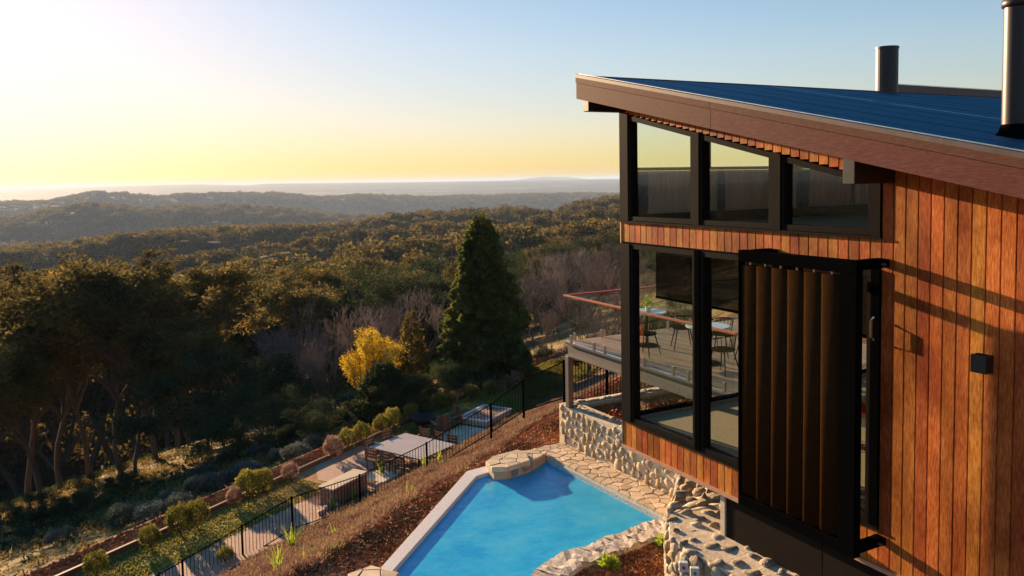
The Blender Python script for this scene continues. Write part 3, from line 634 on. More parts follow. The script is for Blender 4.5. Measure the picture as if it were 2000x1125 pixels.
# end wall facing the deck
YE = 9.87
for x0, x1 in ((X0+.16,8.56),(8.70,10.6),(10.74,12.6),(12.74,14.8)):
    ew = MB().box(x0,x1,YE-.1,YE,0,.07).box(x0,x1,YE-.1,YE,2.6,2.68).box(x0,x0+.05,YE-.1,YE,.07,2.6).box(x1-.05,x1,YE-.1,YE,.07,2.6).build('end_window', M_black, house)
    box_obj('pane', M_glass, ew, x0+.05,x1-.05,YE-.045,YE-.039,.07,2.6)
    ew = MB().box(x0,x1,YE-.1,YE,3.75,3.80).box(x0,x0+.04,YE-.1,YE,3.8,4.72).box(x1-.04,x1,YE-.1,YE,3.8,4.72).build('end_window', M_black, house)
    box_obj('pane', M_glass, ew, x0+.04,x1-.04,YE-.045,YE-.039,3.8,4.85)
for x0, x1 in ((8.57,8.69),(10.61,10.73),(12.61,12.73),(14.81,14.95)): box_obj('mullion', M_black, house, x0, x1, YE-.12, YE+.01, -.002, 4.85)
box_obj('sill_trim', M_steel, house, X0+.16, 14.8, YE-.16, YE-.105, .0, .035)
box_obj('header', M_panel, house, X0+.15, 14.9, YE-.1, YE, 2.685, 3.745)
# lined panels inside on the end wall
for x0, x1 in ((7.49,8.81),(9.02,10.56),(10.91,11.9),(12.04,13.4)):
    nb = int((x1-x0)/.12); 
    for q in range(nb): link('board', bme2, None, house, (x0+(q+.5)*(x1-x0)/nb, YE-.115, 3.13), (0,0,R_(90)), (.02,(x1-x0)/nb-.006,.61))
    box_obj('panel_trim', M_cream, house, x0-.02, x1+.02, YE-.14, YE-.112, 3.105, 3.125)
    box_obj('panel_trim', M_cream, house, x1+.003, x1+.02, YE-.14, YE-.112, 3.13, 3.74)
# lower storey: dark cladding panels under the overhang
for y0, y1 in ((7.60,7.74),(6.2,7.595),(4.8,6.195),(3.4,4.795)): box_obj('lower_panel', M_panel, house, X0+.06, X0+.1, y0+.004, y1-.004, -1.9, -.438)
box_obj('lower_trim', M_cream, house, X0+.04, X0+.10, 7.75, 7.83, -1.9, -.438); box_obj('wall', M_dkvoid, house, X0+.11, X0+.3, YN, 7.82, -2.6, -.438)
box_obj('wall', M_dkvoid, house, 10.4, 10.6, YN, 9.8, -2.6, -.438)
# roof
roof = link('roof', None, None, house)
XR = 18.0
def slope_prism(name, mat, x0, x1, y0, y1, o0, o1, parent=roof, **kw):
    return yz_prism(name, mat, x0, x1, [(y0,RZ(y0)+o0),(y1,RZ(y1)+o0),(y1,RZ(y1)+o1),(y0,RZ(y0)+o1)], parent, **kw)
slope_prism('soffit', M_dkvoid, 6.46, XR, YN, 9.98, -.34, -.30); slope_prism('roof_deck', M_dkvoid, 6.46, XR, YN, 9.98, -.10, -.06)
for y0, y1 in ((7.173,10.02),(1.2,7.167),(YN,1.194)):
    slope_prism('fascia_board', M_fascia, 6.405, 6.45, y0, y1, -.355, -.128); slope_prism('fascia_board', M_fascia, 6.392, 6.45, y0, y1, -.122, -.032)
slope_prism('barge_cap', M_cap, 6.38, 6.47, YN, 10.03, -.045, .0)
slope_prism('barge_cap_edge', M_steel, 6.455, 6.475, YN, 10.03, .001, .012)
box_obj('end_fascia', M_fascia, roof, 6.41, XR, 9.985, 10.03, RZ(10)-.34, RZ(10)-.01)
for (y0, y1, zb, zt_, xe) in ((5.27,5.41,3.55,3.86,6.5), (9.745,9.885,4.615,4.80,6.43)): 
    MB().box(xe,X0+.1,y0,y1,zb,zt_).build('outrigger_beam', M_darkmetal, roof, bevel=.006)
# corrugated sheets, shared mesh
nw = 6; pts = []; W = .762
for q in range(nw*6+1):
    x = q/(nw*6)*W; pts.append((x, .026*math.cos(2*math.pi*x/W*nw)))
cw = math.cos(math.atan(.217)); mb = MB(); n_ = len(pts)
mb.raw([(x,YN,RZ(YN)-.045+h) for x,h in pts]+[(x,10.03,RZ(10.03)-.045+h) for x,h in pts], [(i_,i_+1,n_+i_+1,n_+i_) for i_ in range(n_-1)])
sm = bpy.data.meshes.new('roof_sheet'); sm.from_pydata(mb.v, [], mb.f); sm.polygons.foreach_set('use_smooth', [True]*len(sm.polygons)); sm.materials.append(M_roof)
mb = MB()
for y in np.arange(YN+.3, 10.0, .9):
    for q in range(4):
        x = W*(q*2+.0)/nw + .001; z = RZ(y)-.036; mb.lathe([(.016,0),(.016,.006),(.010,.014),(0,.015)], 6, (x, y, z))
scm = bpy.data.meshes.new('screws'); scm.from_pydata(mb.v, [], mb.f); scm.materials.append(M_screw)
for q in range(int((XR-6.47)/W)):
    so = link('roof_sheet', sm, None, roof, (6.475+q*W,0,-.0015*(q%2))); link('screws', scm, None, so, kind='stuff')
slope_prism('ridge_joint', M_steel, 10.2, 10.24, YN, 10.02, -.04, -.022); slope_prism('ridge_joint', M_steel, 15.5, 15.54, YN, 10.02, -.04, -.022)
# raised rear parapet
yp = thing('rear_roof', 'low section of roof edge rising behind the main roof at the upper right', 'roof', (15.8,10.6,5.2))
box_obj('parapet', M_cap, yp, -1.68, 4, -.1, .05, -.5, .17); box_obj('roof_cap', M_steel, yp, -1.70, 4, -.12, .07, .171, .19)
MB().raw
box_obj('parapet', M_fascia, yp, -1.68, 4, .052, 3, -.5, .1)
# flues
fl = thing('flue_pipe', 'plain dark flue standing on the far edge of the roof', 'flue pipe', (13.37,10.15,5.0))
MB().lathe([(.2,-.3),(.2,.99),(.19,1.0),(.17,1.0),(.17,.6)], 24).build('pipe', M_flue, fl, smooth=False); MB().lathe([(.21,.96),(.21,1.0),(.2,1.0)],24).build('rim', M_flue, fl)
f2 = thing('tall_flue', 'tall dark flue with ribbed cowl and flashing at the right edge of the roof', 'flue pipe', (7.97,4.62,RZ(4.62)-.05))
MB().lathe([(.125,-.1),(.125,1.28)], 28).build('pipe', M_flue, f2, smooth=True)
MB().lathe([(.13,1.26),(.145,1.27),(.145,1.33),(.13,1.34),(.125,1.34),(.115,1.6)], 28).build('collar', M_flue, f2, smooth=True)
MB().lathe([(.24,.0),(.2,.03),(.15,.08),(.132,.14),(.127,.15)], 28).build('flashing_boot', M_black, f2, smooth=True)
for k in range(4): MB().lathe([(.115,1.40+.055*k),(.165,1.395+.055*k),(.165,1.40+.055*k),(.115,1.425+.055*k)], 28).build('cowl_ring', M_flue, f2)

# sun screen of vertical louvres
scr = thing('louvre_screen', 'projecting black frame holding six vertical louvre blades over the lower windows', 'sun screen', (6.65,6.1,0))
def sob(name, mat, x0,x1,y0,y1,z0,z1, bevel=.004): o = box_obj(name, mat, scr, x0,x1,y0,y1,z0,z1, bevel); o.location = (-6.65,-6.1,0); return o
sob('top_beam', M_black, 6.6,6.7,5.32,6.93,2.67,2.80); sob('bottom_beam', M_black, 6.6,6.7,5.32,6.93,-.19,-.07)
sob('post', M_black, 6.6,6.7,5.32,5.52,-.068,2.668); sob('post', M_black, 6.6,6.7,6.915,6.93,-.068,2.668)
for y in (6.86,5.39):
    for z0, z1 in ((2.70,2.80),(-.17,-.07)):
        sob('arm', M_black, 6.702,7.03,y-.05,y+.03,z0,z1); sob('bracket', M_black, 7.032,X0-.02,y-.07,y+.05,z0+.01,z1-.01)
        o = MB().tube([(7.0,y-.09,z0+.04),(7.0,y+.07,z0+.04)], .016, 8).build('bolt', M_steelpaint, scr); o.location = (-6.65,-6.1,0)
for k in range(6):
    yc = 6.785-k*.226; mb = MB(); n_ = 20; ang = R_(24)
    ring = []
    for q in range(n_):
        t_ = 2*math.pi*q/n_; a_, b_ = .118*math.cos(t_), .028*math.sin(t_)
        ring.append((6.65-6.65 + b_*math.cos(ang)-a_*math.sin(ang)*.5, yc-6.1 + a_*math.cos(ang)+b_*math.sin(ang)))
    mb.prism(ring, -.05, 2.635); bo = mb.build('louvre_blade', M_blade, scr, smooth=False)
    bo.data.polygons.foreach_set('use_smooth', [len(p_.vertices) == 4 for p_ in bo.data.polygons])
    MB().tube([(0,yc-6.1,2.636),(0,yc-6.1,2.668)], .014, 6).build('pivot', M_steel, bo)
# wall light
sc_ = thing('wall_light', 'small black box shaped wall light on the timber cladding', 'wall light', (X0-.02,4.33,1.93))
MB().box(-.115,-.108,-.07,.07,-.08,.08).box(-.02,.0,-.07,.07,-.08,.08).box(-.108,-.02,-.07,-.063,-.08,.08).box(-.108,-.02,.063,.07,-.08,.08).build('housing', M_darkmetal, sc_)
box_obj('lamp_plate', M_black, sc_, -.107,-.021,-.062,.062,-.01,.0)
# orange chair inside
oc = thing('orange_chair', 'orange shell chair with thin timber legs inside by the narrow window', 'chair', (9.1,7.25,0), R_(30))
mb = MB(); sh = []
for q in range(9):
    t_ = q/8; z = .45+.4*max(0,(t_-.45)/.55)**1.2 if t_ > .45 else .45-.03*math.sin(t_*6); y = -.22+.4*min(1,t_/.6)+.07*max(0,t_-.6)
    for s in range(7): a_ = (s/6-.5); sh.append((a_*.46*(1-.25*abs(t_-.4)), y-abs(a_)*.05, z+.09*(abs(a_)*2)**2.5))
mb.raw(sh, [(q*7+s,q*7+s+1,(q+1)*7+s+1,(q+1)*7+s) for q in range(8) for s in range(6)]); so = mb.build('seat_shell', M_orange, oc, smooth=True); md = so.modifiers.new('solid','SOLIDIFY'); md.thickness = .02
for sx in (-1,1):
    for sy in (-1,1): MB().tube([(sx*.12,sy*.12,.44),(sx*.22,sy*.22,0)], [.018,.012], 6).build('leg', M_rail, oc)

# ------------------------------------------------------------------ deck
XD = 9.40
deck = thing('viewing_deck', 'raised timber deck on a steel beam beyond the corner of the house', 'deck', (12,12.6,0)); dorg = (-12,-12.6,0)
def dob(name, mat, x0,x1,y0,y1,z0,z1, bevel=0, p_=deck):
    o = box_obj(name, mat, p_, x0,x1,y0,y1,z0,z1, bevel); 
    if p_ is deck: o.location = dorg
    return o
nb = int((14.6-XD)/.14)
for k in range(nb):
    for y0, y1 in ((9.93,12.4+.3*(k%3)),(12.404+.3*(k%3),15.30)): dob('deck_board', M_deck, XD+.06+k*.14, XD+.06+k*.14+.134, y0, y1, -.028, 0.0)
dob('joist_deck', M_dkvoid, XD+.1, 14.6, 9.93, 15.25, -.2, -.03)
b1 = MB().box(XD-.0,XD+.14,9.9,15.33,-.055,-.035).box(XD+.06,XD+.08,9.9,15.3,-.30,-.055).box(XD-.0,XD+.14,9.9,15.33,-.32,-.30).build('edge_beam', M_steelpaint, deck); b1.location = dorg
dob('edge_angle', M_steel, XD-.01, XD+.055, 9.93, 15.32, -.033, .004); dob('edge_beam', M_steelpaint, XD+.15, 14.6, 15.25, 15.33, -.30, -.035)
dob('post', M_steelpaint, XD-.03, XD+.10, 15.14, 15.28, -1.5, -.322, .005); dob('post', M_steelpaint, 14.3,14.44,15.14,15.28,-9,-.322)
bal = thing('glass_balustrade', 'frameless glass balustrade with red timber handrail round the deck', 'balustrade', (XD,15.28,0)); borg = (-XD,-15.28,0)
def bob(name, mat, *a, bevel=0): o = box_obj(name, mat, bal, *a, bevel); o.location = borg; return o
bob('handrail', M_rail, XD-.03,XD+.055,9.9,15.33,1.02,1.06, bevel=.008); bob('handrail', M_rail, XD+.057,14.6,15.245,15.33,1.02,1.06, bevel=.008)
ys = [15.26,14.0,12.75,11.35,9.95]
for k in range(4): bob('glass_panel', M_bglass, XD+.008,XD+.02,ys[k+1]+.01,ys[k]-.01,.09,1.03)
xs_ = [9.44,10.72,12.0,13.3,14.6]
for k in range(4): bob('glass_panel', M_bglass, xs_[k]+.01,xs_[k+1]-.01,15.28,15.292,.09,1.03)
for y in (15.07,14.16,13.76,12.9,12.43,11.55,11.13,10.2):
    bob('spigot', M_steel, XD-.012,XD+.04,y-.025,y+.025,.005,.17, bevel=.005)
for x in (9.64,10.37,10.95,11.7,12.3,13.0,13.6): bob('spigot', M_steel, x-.025,x+.025,15.26,15.31,.0,.17, bevel=.005)
# furniture on the deck
def deck_table(x, y, label):
    t_ = thing('deck_table', label, 'table', (x,y,0), .3, 'tables on the deck')
    MB().lathe([(0,.72),(.42,.72),(.43,.73),(.43,.745),(.41,.75),(0,.75)], 28).build('tabletop', M_paleT, t_)
    MB().tube([(0,0,.04),(0,0,.72)], .03, 10).build('column', M_black, t_); MB().lathe([(0,.0),(.24,.0),(.24,.02),(.03,.05),(0,.05)], 20).build('base', M_black, t_)
deck_table(10.65,13.95,'round pale topped deck table bearing a pot plant, farther one'); deck_table(10.6,11.95,'round pale topped deck table, nearer one beside the glass')
def deck_chair(x, y, rz, label):
    c = thing('deck_chair', label, 'chair', (x,y,0), rz, 'black chairs on the deck')
    MB().lathe([(0,.43),(.2,.43),(.23,.45),(.22,.465),(0,.455)], 16).build('seat', M_black, c)
    mb = MB(); mb.tube([(.24*math.cos(a),.24*math.sin(a),.74-.06*abs(math.sin(a)-1)) for a in [R_(d) for d in range(-10,191,20)]], .014, 6).build('back_rail', M_black, c)
    for a in range(10,180,20): MB().tube([(.2*math.cos(R_(a)),.2*math.sin(R_(a)),.45),(.24*math.cos(R_(a)),.24*math.sin(R_(a)),.72)], .006, 5).build('spindle', M_black, c)
    for sx in (-1,1):
        for sy in (-1,1): MB().tube([(sx*.13,sy*.13,.44),(sx*.22,sy*.22,0)], [.014,.009], 6).build('leg', M_black, c)
deck_chair(11.1,13.3,R_(150),'black spindle chair with its back to the near table, in the middle of the deck'); deck_chair(10.05,13.2,R_(200),'black spindle chair nearest the glass beside the far table')
deck_chair(10.3,11.2,R_(190),'black spindle chair in front of the near deck table'); deck_chair(11.35,11.6,R_(250),'black spindle chair on the far right side of the near deck table'); deck_chair(11.3,12.35,R_(300),'black spindle chair behind the near deck table')
def quads(P, Nn, size, aspect=1.0, r=rng, taper=False):
    """leaf faces: P (n,3) centres, Nn direction bias or None"""
    n = len(P); a = r.normal(size=(n,3)); 
    if Nn is not None: a = a*.5+Nn
    a /= np.linalg.norm(a, axis=1)[:,None]+1e-9; b_ = r.normal(size=(n,3)); b_ -= (b_*a).sum(1)[:,None]*a; b_ /= np.linalg.norm(b_, axis=1)[:,None]+1e-9
    s = size*(.6+.8*r.random((n,1))) if np.isscalar(size) else np.asarray(size)[:,None]
    if taper: V = np.stack([P-b_*s*.5*aspect, P+a*s, P+b_*s*.5*aspect], 1); F = np.arange(n*3).reshape(-1,3)
    else: V = np.stack([P-a*s*.5, P+b_*s*.38*aspect, P+a*s*.5], 1); F = np.arange(n*3).reshape(-1,3)
    return V.reshape(-1,3), F
pp = thing('pot_plant', 'pale green tufted plant in a small pot on the far deck table', 'pot plant', (10.62,13.85,.75))
P = rng.normal(size=(260,3))*(.06,.06,.05)+(0,0,.2); link('foliage', np_mesh('f', *quads(P, None, .05)), M_lime, pp); MB().lathe([(0,0),(.05,0),(.07,.12),(0,.11)], 12).build('pot', M_white, pp)

# ------------------------------------------------------------------ fence
FP = [at_d(310,1122,24.1), at_d(356,1096,24.9), at_d(472,1028,26.3), at_d(569.5,972,27.7), at_d(702,929,29.3), at_d(833,866,31.0), at_d(958,790,31.2), at_d(1022,743,28.6), at_d(1101,706,24.0), at_d(1185,705,22.6), at_d(1280,704,21.3)]
fence = thing('pool_fence', 'black tubular pool fence stepping down the bank from the deck to the lawn', 'fence', (FP[3].x, FP[3].y, FP[3].z-1.2)); fo = Vector(fence.location)
bal_me = MB().box(-.008,.008,-.008,.008,0,1).v; bm_ = MB().box(-.008,.008,-.008,.008,0,1)
bl_me = bpy.data.meshes.new('baluster'); bl_me.from_pydata([tuple(q) for q in bm_.v], [], bm_.f); bl_me.materials.append(M_black)
ext = [FP[0]+(FP[0]-FP[1]).normalized()*5]
posts = ext+FP; cnt = 0
for k, Pp in enumerate(posts):
    box_obj('post', M_black, fence, *( (Pp.x-fo.x-.032, Pp.x-fo.x+.032, Pp.y-fo.y-.032, Pp.y-fo.y+.032, Pp.z-fo.z-1.35, Pp.z-fo.z+.05)))
    if k+1 < len(posts):
        Q = posts[k+1]
        for h, rr_ in ((0,.02),(-1.1,.018)): MB().tube([Pp-fo+Vector((0,0,h)), Q-fo+Vector((0,0,h))], rr_, 6).build('rail', M_black, fence)
        nb = max(2, int((Q-Pp).to_2d().length/.122))
        for q in range(1, nb):
            B = Pp.lerp(Q, q/nb); link('baluster', bl_me, None, fence, (B.x-fo.x, B.y-fo.y, B.z-fo.z-1.13), None, (1,1,1.13)); cnt += 1

# ------------------------------------------------------------------ terrace furniture
TZ = -8.44
RU = math.atan2(U2[1], U2[0])
tb = thing('outdoor_table', 'large square silvered timber table on the brick patio', 'table', (11.95,32.15,TZ), R_(-63))
for k in range(8): box_obj('tabletop_plank', M_table, tb, -1.45, -.004, -1.12+k*.281, -1.12+k*.281+.277, .70, .74); box_obj('tabletop_plank', M_table, tb, .004, 1.45, -1.12+k*.281, -1.12+k*.281+.277, .70, .74)
for sx in (-1,1):
    for sy in (-1,1): box_obj('leg', M_chair, tb, sx*1.2-.05, sx*1.2+.05, sy*.9-.05, sy*.9+.05, 0, .698)
box_obj('apron', M_chair, tb, -1.3,1.3,-.95,.95,.6,.698)
def garden_chair():
    c = thing('garden_chair', 'x', 'chair', (0,0,0), 0, 'timber chairs round the outdoor table')
    for k in range(4): box_obj('seat_slat', M_chair, c, -.24,.24,-.22+k*.115,-.22+k*.115+.1,.42,.445)
    for k in range(3): box_obj('back_slat', M_chair, c, -.24,.24,.24,.265,.55+k*.13,.65+k*.13)
    for sx in (-1,1):
        box_obj('leg', M_chair, c, sx*.25-.025,sx*.25+.025,-.24,-.19,0,.62); box_obj('leg', M_chair, c, sx*.25-.025,sx*.25+.025,.215,.265,0,.95); box_obj('armrest', M_chair, c, sx*.25-.04,sx*.25+.04,-.26,.24,.622,.65)
    return c
gc = garden_chair(); first = True
sides = [('left', -1.75, -.6, 90), ('left', -1.75, .45, 90), ('front', -.8, -1.45, 180), ('front', 0.0, -1.45, 180), ('front', .8, -1.45, 180), ('back', -.7, 1.4, 0), ('back', .1, 1.4, 0), ('back', .9, 1.4, 0), ('right', 1.75, -.4, -90), ('right', 1.75, .5, -90)]
names = ['timber chair at the left end of the outdoor table, nearer the fence','timber chair at the left end of the outdoor table, nearer the shrubs','timber chair tucked in on the fence side of the table, first from the left','timber chair tucked in on the fence side of the table, middle one','timber chair tucked in on the fence side of the table, last to the right','timber chair on the shrub side of the table, first from the left','timber chair on the shrub side of the table, middle one','timber chair on the shrub side of the table, last to the right','timber chair at the right end of the table, nearer the fence','timber chair at the right end of the table, nearer the shrubs']
for (s_, dx, dy, a_), lb in zip(sides, names):
    Mx = Matrix.Translation(tb.location) @ Matrix.Rotation(R_(-63),4,'Z'); P = Mx @ Vector((dx,dy,0)); rz = R_(-63+a_+random.uniform(-8,8))
    if first: gc.location = P; gc.rotation_euler = (0,0,rz); gc['label'] = lb; first = False
    else: copy_thing(gc, lb, P, rz)
def lounge_chair(label, P, rz):  # low slatted armchair
    c = thing('lounge_chair', label, 'chair', P, rz, 'low timber lounge chairs on the lawn')
    for k in range(6): box_obj('seat_slat', M_chair, c, -.28,.28,-.35+k*.1,-.35+k*.1+.085,.36-.02*k,.385-.02*k)
    for k in range(5): box_obj('back_slat', M_chair, c, -.28+k*.114,-.28+k*.114+.1,.24,.27,.25,.95)
    for sx in (-1,1): box_obj('armrest', M_chair, c, sx*.34-.06,sx*.34+.06,-.4,.35,.56,.585); box_obj('leg', M_chair, c, sx*.33-.03,sx*.33+.03,-.36,-.28,0,.558); box_obj('leg', M_chair, c, sx*.33-.03,sx*.33+.03,.2,.28,0,.558)
lounge_chair('low timber lounge chair right of the fire bowl', (15.55,35.95,TZ), R_(-70)); lounge_chair('low timber lounge chair in front of the fire bowl with a dark seat', (14.55,35.15,TZ), R_(180))
lounge_chair('low timber lounge chair beside a shrub at the far end of the lawn', (20.3,40.3,TZ), R_(60)); lounge_chair('low timber lounge chair farthest along the lawn', (21.5,40.9,TZ), R_(-60))
fp = thing('fire_bowl', 'wide rusty iron fire bowl standing on the lawn', 'fire pit', (14.25,36.6,TZ))
MB().lathe([(.1,.12),(.35,.18),(.55,.34),(.65,.55),(.63,.56),(.52,.38),(.3,.24),(0,.2)], 28).build('bowl', M_iron, fp, smooth=True)
for k in range(3): MB().tube([(.3*math.cos(k*2.1),.3*math.sin(k*2.1),.2),(.42*math.cos(k*2.1),.42*math.sin(k*2.1),0)], .025, 6).build('leg', M_iron, fp)
def uvbox(t_, name, mat, u0,u1,v0,v1,z0,z1,b=0): return box_obj(name, mat, t_, u0,u1,v0,v1,z0,z1,b)
bb = thing('brick_platform', 'low brick topped platform with pale stone border beyond the table', 'platform', (*xy_of(34.3,21.1), TZ), RU)
uvbox(bb,'base',M_mortar,-1.2,1.2,-.8,.8,-.1,.26); uvbox(bb,'border',M_rim,-1.28,1.28,-.88,-.72,.2,.3,.01); uvbox(bb,'border',M_rim,-1.28,1.28,.72,.88,.2,.3,.01); uvbox(bb,'border',M_rim,-1.28,-1.12,-.715,.715,.2,.3,.01); uvbox(bb,'border',M_rim,1.12,1.28,-.715,.715,.2,.3,.01)
for i_ in range(9):
    for j_ in range(5): uvbox(bb,'brick',M_brick,-1.11+i_*.2467,-1.11+i_*.2467+.235,-.71+j_*.284,-.71+j_*.284+.272,.2,.29)
pd_ = thing('stone_slab_path', 'pale concrete paved area between the table and the brick platform', 'paving', (*xy_of(31.2,20.7), TZ+.004), RU)
for i_ in range(4):
    for j_ in range(2): uvbox(pd_,'slab',M_flag,-1.6+i_*.8,-.82+i_*.8,-.9+j_*.9,-.02+j_*.9,-.1,.03,.006)
bq = thing('brick_block', 'low brick block wall with pale stone capping beside the fence', 'brick wall', (*xy_of(23.2,20.75), TZ), RU)
for lv in range(7):
    for i_ in range(8): uvbox(bq,'brick',M_brick,-1.0+i_*.25,-1.0+i_*.25+.24,-.36,-.24,.0+lv*.09,.083+lv*.09)
uvbox(bq,'core',M_mortar,-.98,.96,-.238,.3,0,.62); uvbox(bq,'capping',M_flag,-1.05,1.04,-.42,.36,.633,.69,.01)
for lv in range(7):
    for i_ in range(2): uvbox(bq,'brick',M_brick,-1.0,-.985,-.235+i_*.27,.025+i_*.27,.0+lv*.09,.083+lv*.09)
ss = thing('sandstone_slab', 'broad pale sandstone slab lying by the fence next to the brick block', 'stone slab', (*xy_of(25.6,20.6), TZ), RU)
uvbox(ss,'slab',M_flag,-.9,.9,-.55,.55,0,.14,.02)
for k, (du, dv, s) in enumerate(((21.5,20.3,.3),(21.9,20.45,.25),(22.25,20.3,.3),(24.6,20.1,.35))): tag(link('boulder', ST2[k], None, None, (*xy_of(du,dv), TZ+.08), (0,0,k), (s*1.3,s,s*.8)), ['grey rock at the fence foot, leftmost of the cluster','grey rock at the fence foot, middle of the cluster','grey rock at the fence foot, nearest the brick block','pale grey rock beside the brick block and a fence post'][k], 'rock', 'rocks at the foot of the fence')

# ------------------------------------------------------------------ ground cover
def bank_z(x, y): return z_ground(x, y)
def chips(name, X, Y, Z, size, mat, label=None):
    n = len(X); P = np.stack([X,Y,Z],-1); d = rng.normal(size=(n,3))*(1,1,.35); d /= np.linalg.norm(d,axis=1)[:,None]; e_ = rng.normal(size=(n,3)); e_ -= (e_*d).sum(1)[:,None]*d; e_ /= np.linalg.norm(e_,axis=1)[:,None]
    s = size*(.5+rng.random((n,1))); V = np.stack([P-d*s-e_*s*.3, P+d*s-e_*s*.3, P+d*s*.8+e_*s*.35, P-d*s*.9+e_*s*.3],1).reshape(-1,3)
    me_ = np_mesh(name, V, np.arange(n*4).reshape(-1,4)); return link(name, me_, mat, kind='stuff')
u = rng.uniform(4,26,170000); v = rng.uniform(8.0,14,170000); x, y = xy_of(u,v)
hm = fbm(x/1.8, y/1.8, 3, 11)
lim = np.interp(u,[4,9.6,14,16,20,26],[8.5,8.9,10.1,10.7,11.6,12.6])+.5*hm
keep = (v < lim+.5) & ~inside(x,y,POOLPOLY); x, y = x[keep], y[keep]
chips('bark_mulch', x, y, z_ground(x,y)+rng.random(len(x))*.03, .034, M_chip)
x = rng.uniform(5,9.2,60000); y = rng.uniform(6,10.7,60000); k_ = inside(x,y,bed_poly); x, y = x[k_], y[k_]
chips('bark_mulch', x, y, -2.47+rng.random(len(x))*.04, .032, M_chip)
x = rng.uniform(9.85,12.6,14000); y = rng.uniform(10.5,15.2,14000); chips('bark_mulch', x, y, -1.62+rng.random(len(x))*.04, .04, M_chip)
# gravel bed chips along the shrubs
u = rng.uniform(8,50,24000); v = rng.uniform(24.35,25.5,24000); x, y = xy_of(u,v); chips('bark_mulch', x, y, np.full(len(x),-8.44), .07, M_chip)
# heather on the bank: tufts of upright twigs
u = rng.uniform(2,34,34000); v = 8.3+11.4*rng.random(34000)**1.3; x, y = xy_of(u,v); hm = fbm(x/1.8, y/1.8, 3, 11)
lim = np.interp(u,[4,9.6,14,16,20,26],[8.6,9.0,10.2,10.8,11.7,12.7])+.5*hm
dn = fbm(x/.9, y/.9, 2, 21)
keep = (v > lim) & (dn > -.35) & ~inside(x,y,POOLPOLY); x, y = x[keep], y[keep]
nt_ = len(x); B = 26; sp_r = np.repeat(.13+.12*rng.random(nt_), B); hh = np.repeat(.10+.16*rng.random(nt_)+.1*np.clip(fbm(x/2.5,y/2.5,2,4),0,1),B)
d = rng.normal(size=(nt_*B,3)); d[:,2] = abs(d[:,2]); d /= np.linalg.norm(d,axis=1)[:,None]; rf = .4+.6*rng.random(nt_*B)**.6
X = np.repeat(x,B)+d[:,0]*sp_r*rf; Y = np.repeat(y,B)+d[:,1]*sp_r*rf; P = np.stack([X,Y,z_ground(X,Y)+d[:,2]*hh*rf],-1)
link('heather', np_mesh('heather', *quads(P, d*.9+(0,0,.5), .075, .4, rng, True)), M_heath, kind='stuff')
# lawn tufts
u = rng.uniform(5,48,70000); v = rng.uniform(20.1,24.1,70000); km = ~(((u < 22.5) & (v < 21.8)) | ((u > 23.8) & (u < 29.8))); u, v = u[km], v[km]; x, y = xy_of(u,v)
P = np.stack([x,y,np.full(len(x),-8.46)],-1); tip = P+np.stack([rng.normal(size=len(x))*.03,rng.normal(size=len(x))*.03,.02+.05*rng.random(len(x))],-1); sd_ = rng.normal(size=(len(x),3))*(1,1,0); sd_ /= np.linalg.norm(sd_,axis=1)[:,None]
V = np.stack([P-sd_*.035,P+sd_*.035,tip],1).reshape(-1,3); M_gr = leafy('grass_blades', [(.13,.12,.02),(.24,.21,.04),(.36,.31,.08)], .4, .6)
link('grass', np_mesh('grass', V, np.arange(len(V)).reshape(-1,3)), M_gr, kind='stuff')

# ------------------------------------------------------------------ plants
def strap_plant(P, h, n, label, cat='plant'):
    r = np.random.default_rng(int(P.x*100) % 9999); vs = []; fs = []
    for k in range(n):
        a = r.uniform(0,2*math.pi); l = h*r.uniform(.6,1.1); lean = r.uniform(.1,.6); w_ = .015+.01*r.random(); px_, py_ = r.normal()*.05, r.normal()*.05
        base = len(vs)
        for q in range(4):
            f = q/3; x = px_+math.cos(a)*lean*l*f*f; y = py_+math.sin(a)*lean*l*f*f; z = l*f*(1-.2*f*lean); ww = w_*(1-f*.85)
            vs += [(x-math.sin(a)*ww,y+math.cos(a)*ww,z),(x+math.sin(a)*ww,y-math.cos(a)*ww,z)]
        fs += [(base+2*q,base+2*q+1,base+2*q+3,base+2*q+2) for q in range(3)]
    me_ = bpy.data.meshes.new('strap_plant'); me_.from_pydata(vs,[],fs)
    tag(link('strap_leaf_plant', me_, M_lime, None, P), label, cat, 'bright green strap leaf plants on the bank')
def on_bank(xp, yp):
    r_ = ray(xp, yp); ts = np.linspace(9,60,1500); X = ts*r_.x; Y = ts*r_.y; Z = CAMZ+ts*r_.z; g = Z-z_ground(X,Y); i_ = np.where((g[:-1] > 0)&(g[1:] <= 0))[0]
    k_ = int(i_[0]) if len(i_) else 700; return Vector((X[k_],Y[k_],Z[k_]))
for xp, yp, h, n_, lb in ((572,1078,.62,34,'tall bright green strap plant below the second fence post from the left'),(543,1123,.55,26,'bright green strap plant cut by the bottom edge of the photo'),(652,998,.6,12,'thin yellow green strap plant beside the fence near the brick block'),(690,978,.5,14,'sparse green strap plant right of the brick block'),(655,1050,.3,8,'small pale strap sprig on the open heather'),(705,955,.55,22,'green strap plant next to the pale slab'),(745,930,.55,26,'green strap plant against the fence below the table'),(770,918,.55,26,'green strap plant between two fence posts below the table'),(800,975,.35,10,'short green strap sprig high on the bank'),(830,915,.5,22,'green strap plant by the fence post right of the table'),(860,905,.4,14,'small green strap plant on the mulch edge'),(605,1105,.3,8,'low strap sprig at the foot of the bank')):
    strap_plant(on_bank(xp,yp), h*1.35, int(n_*1.3), lb)
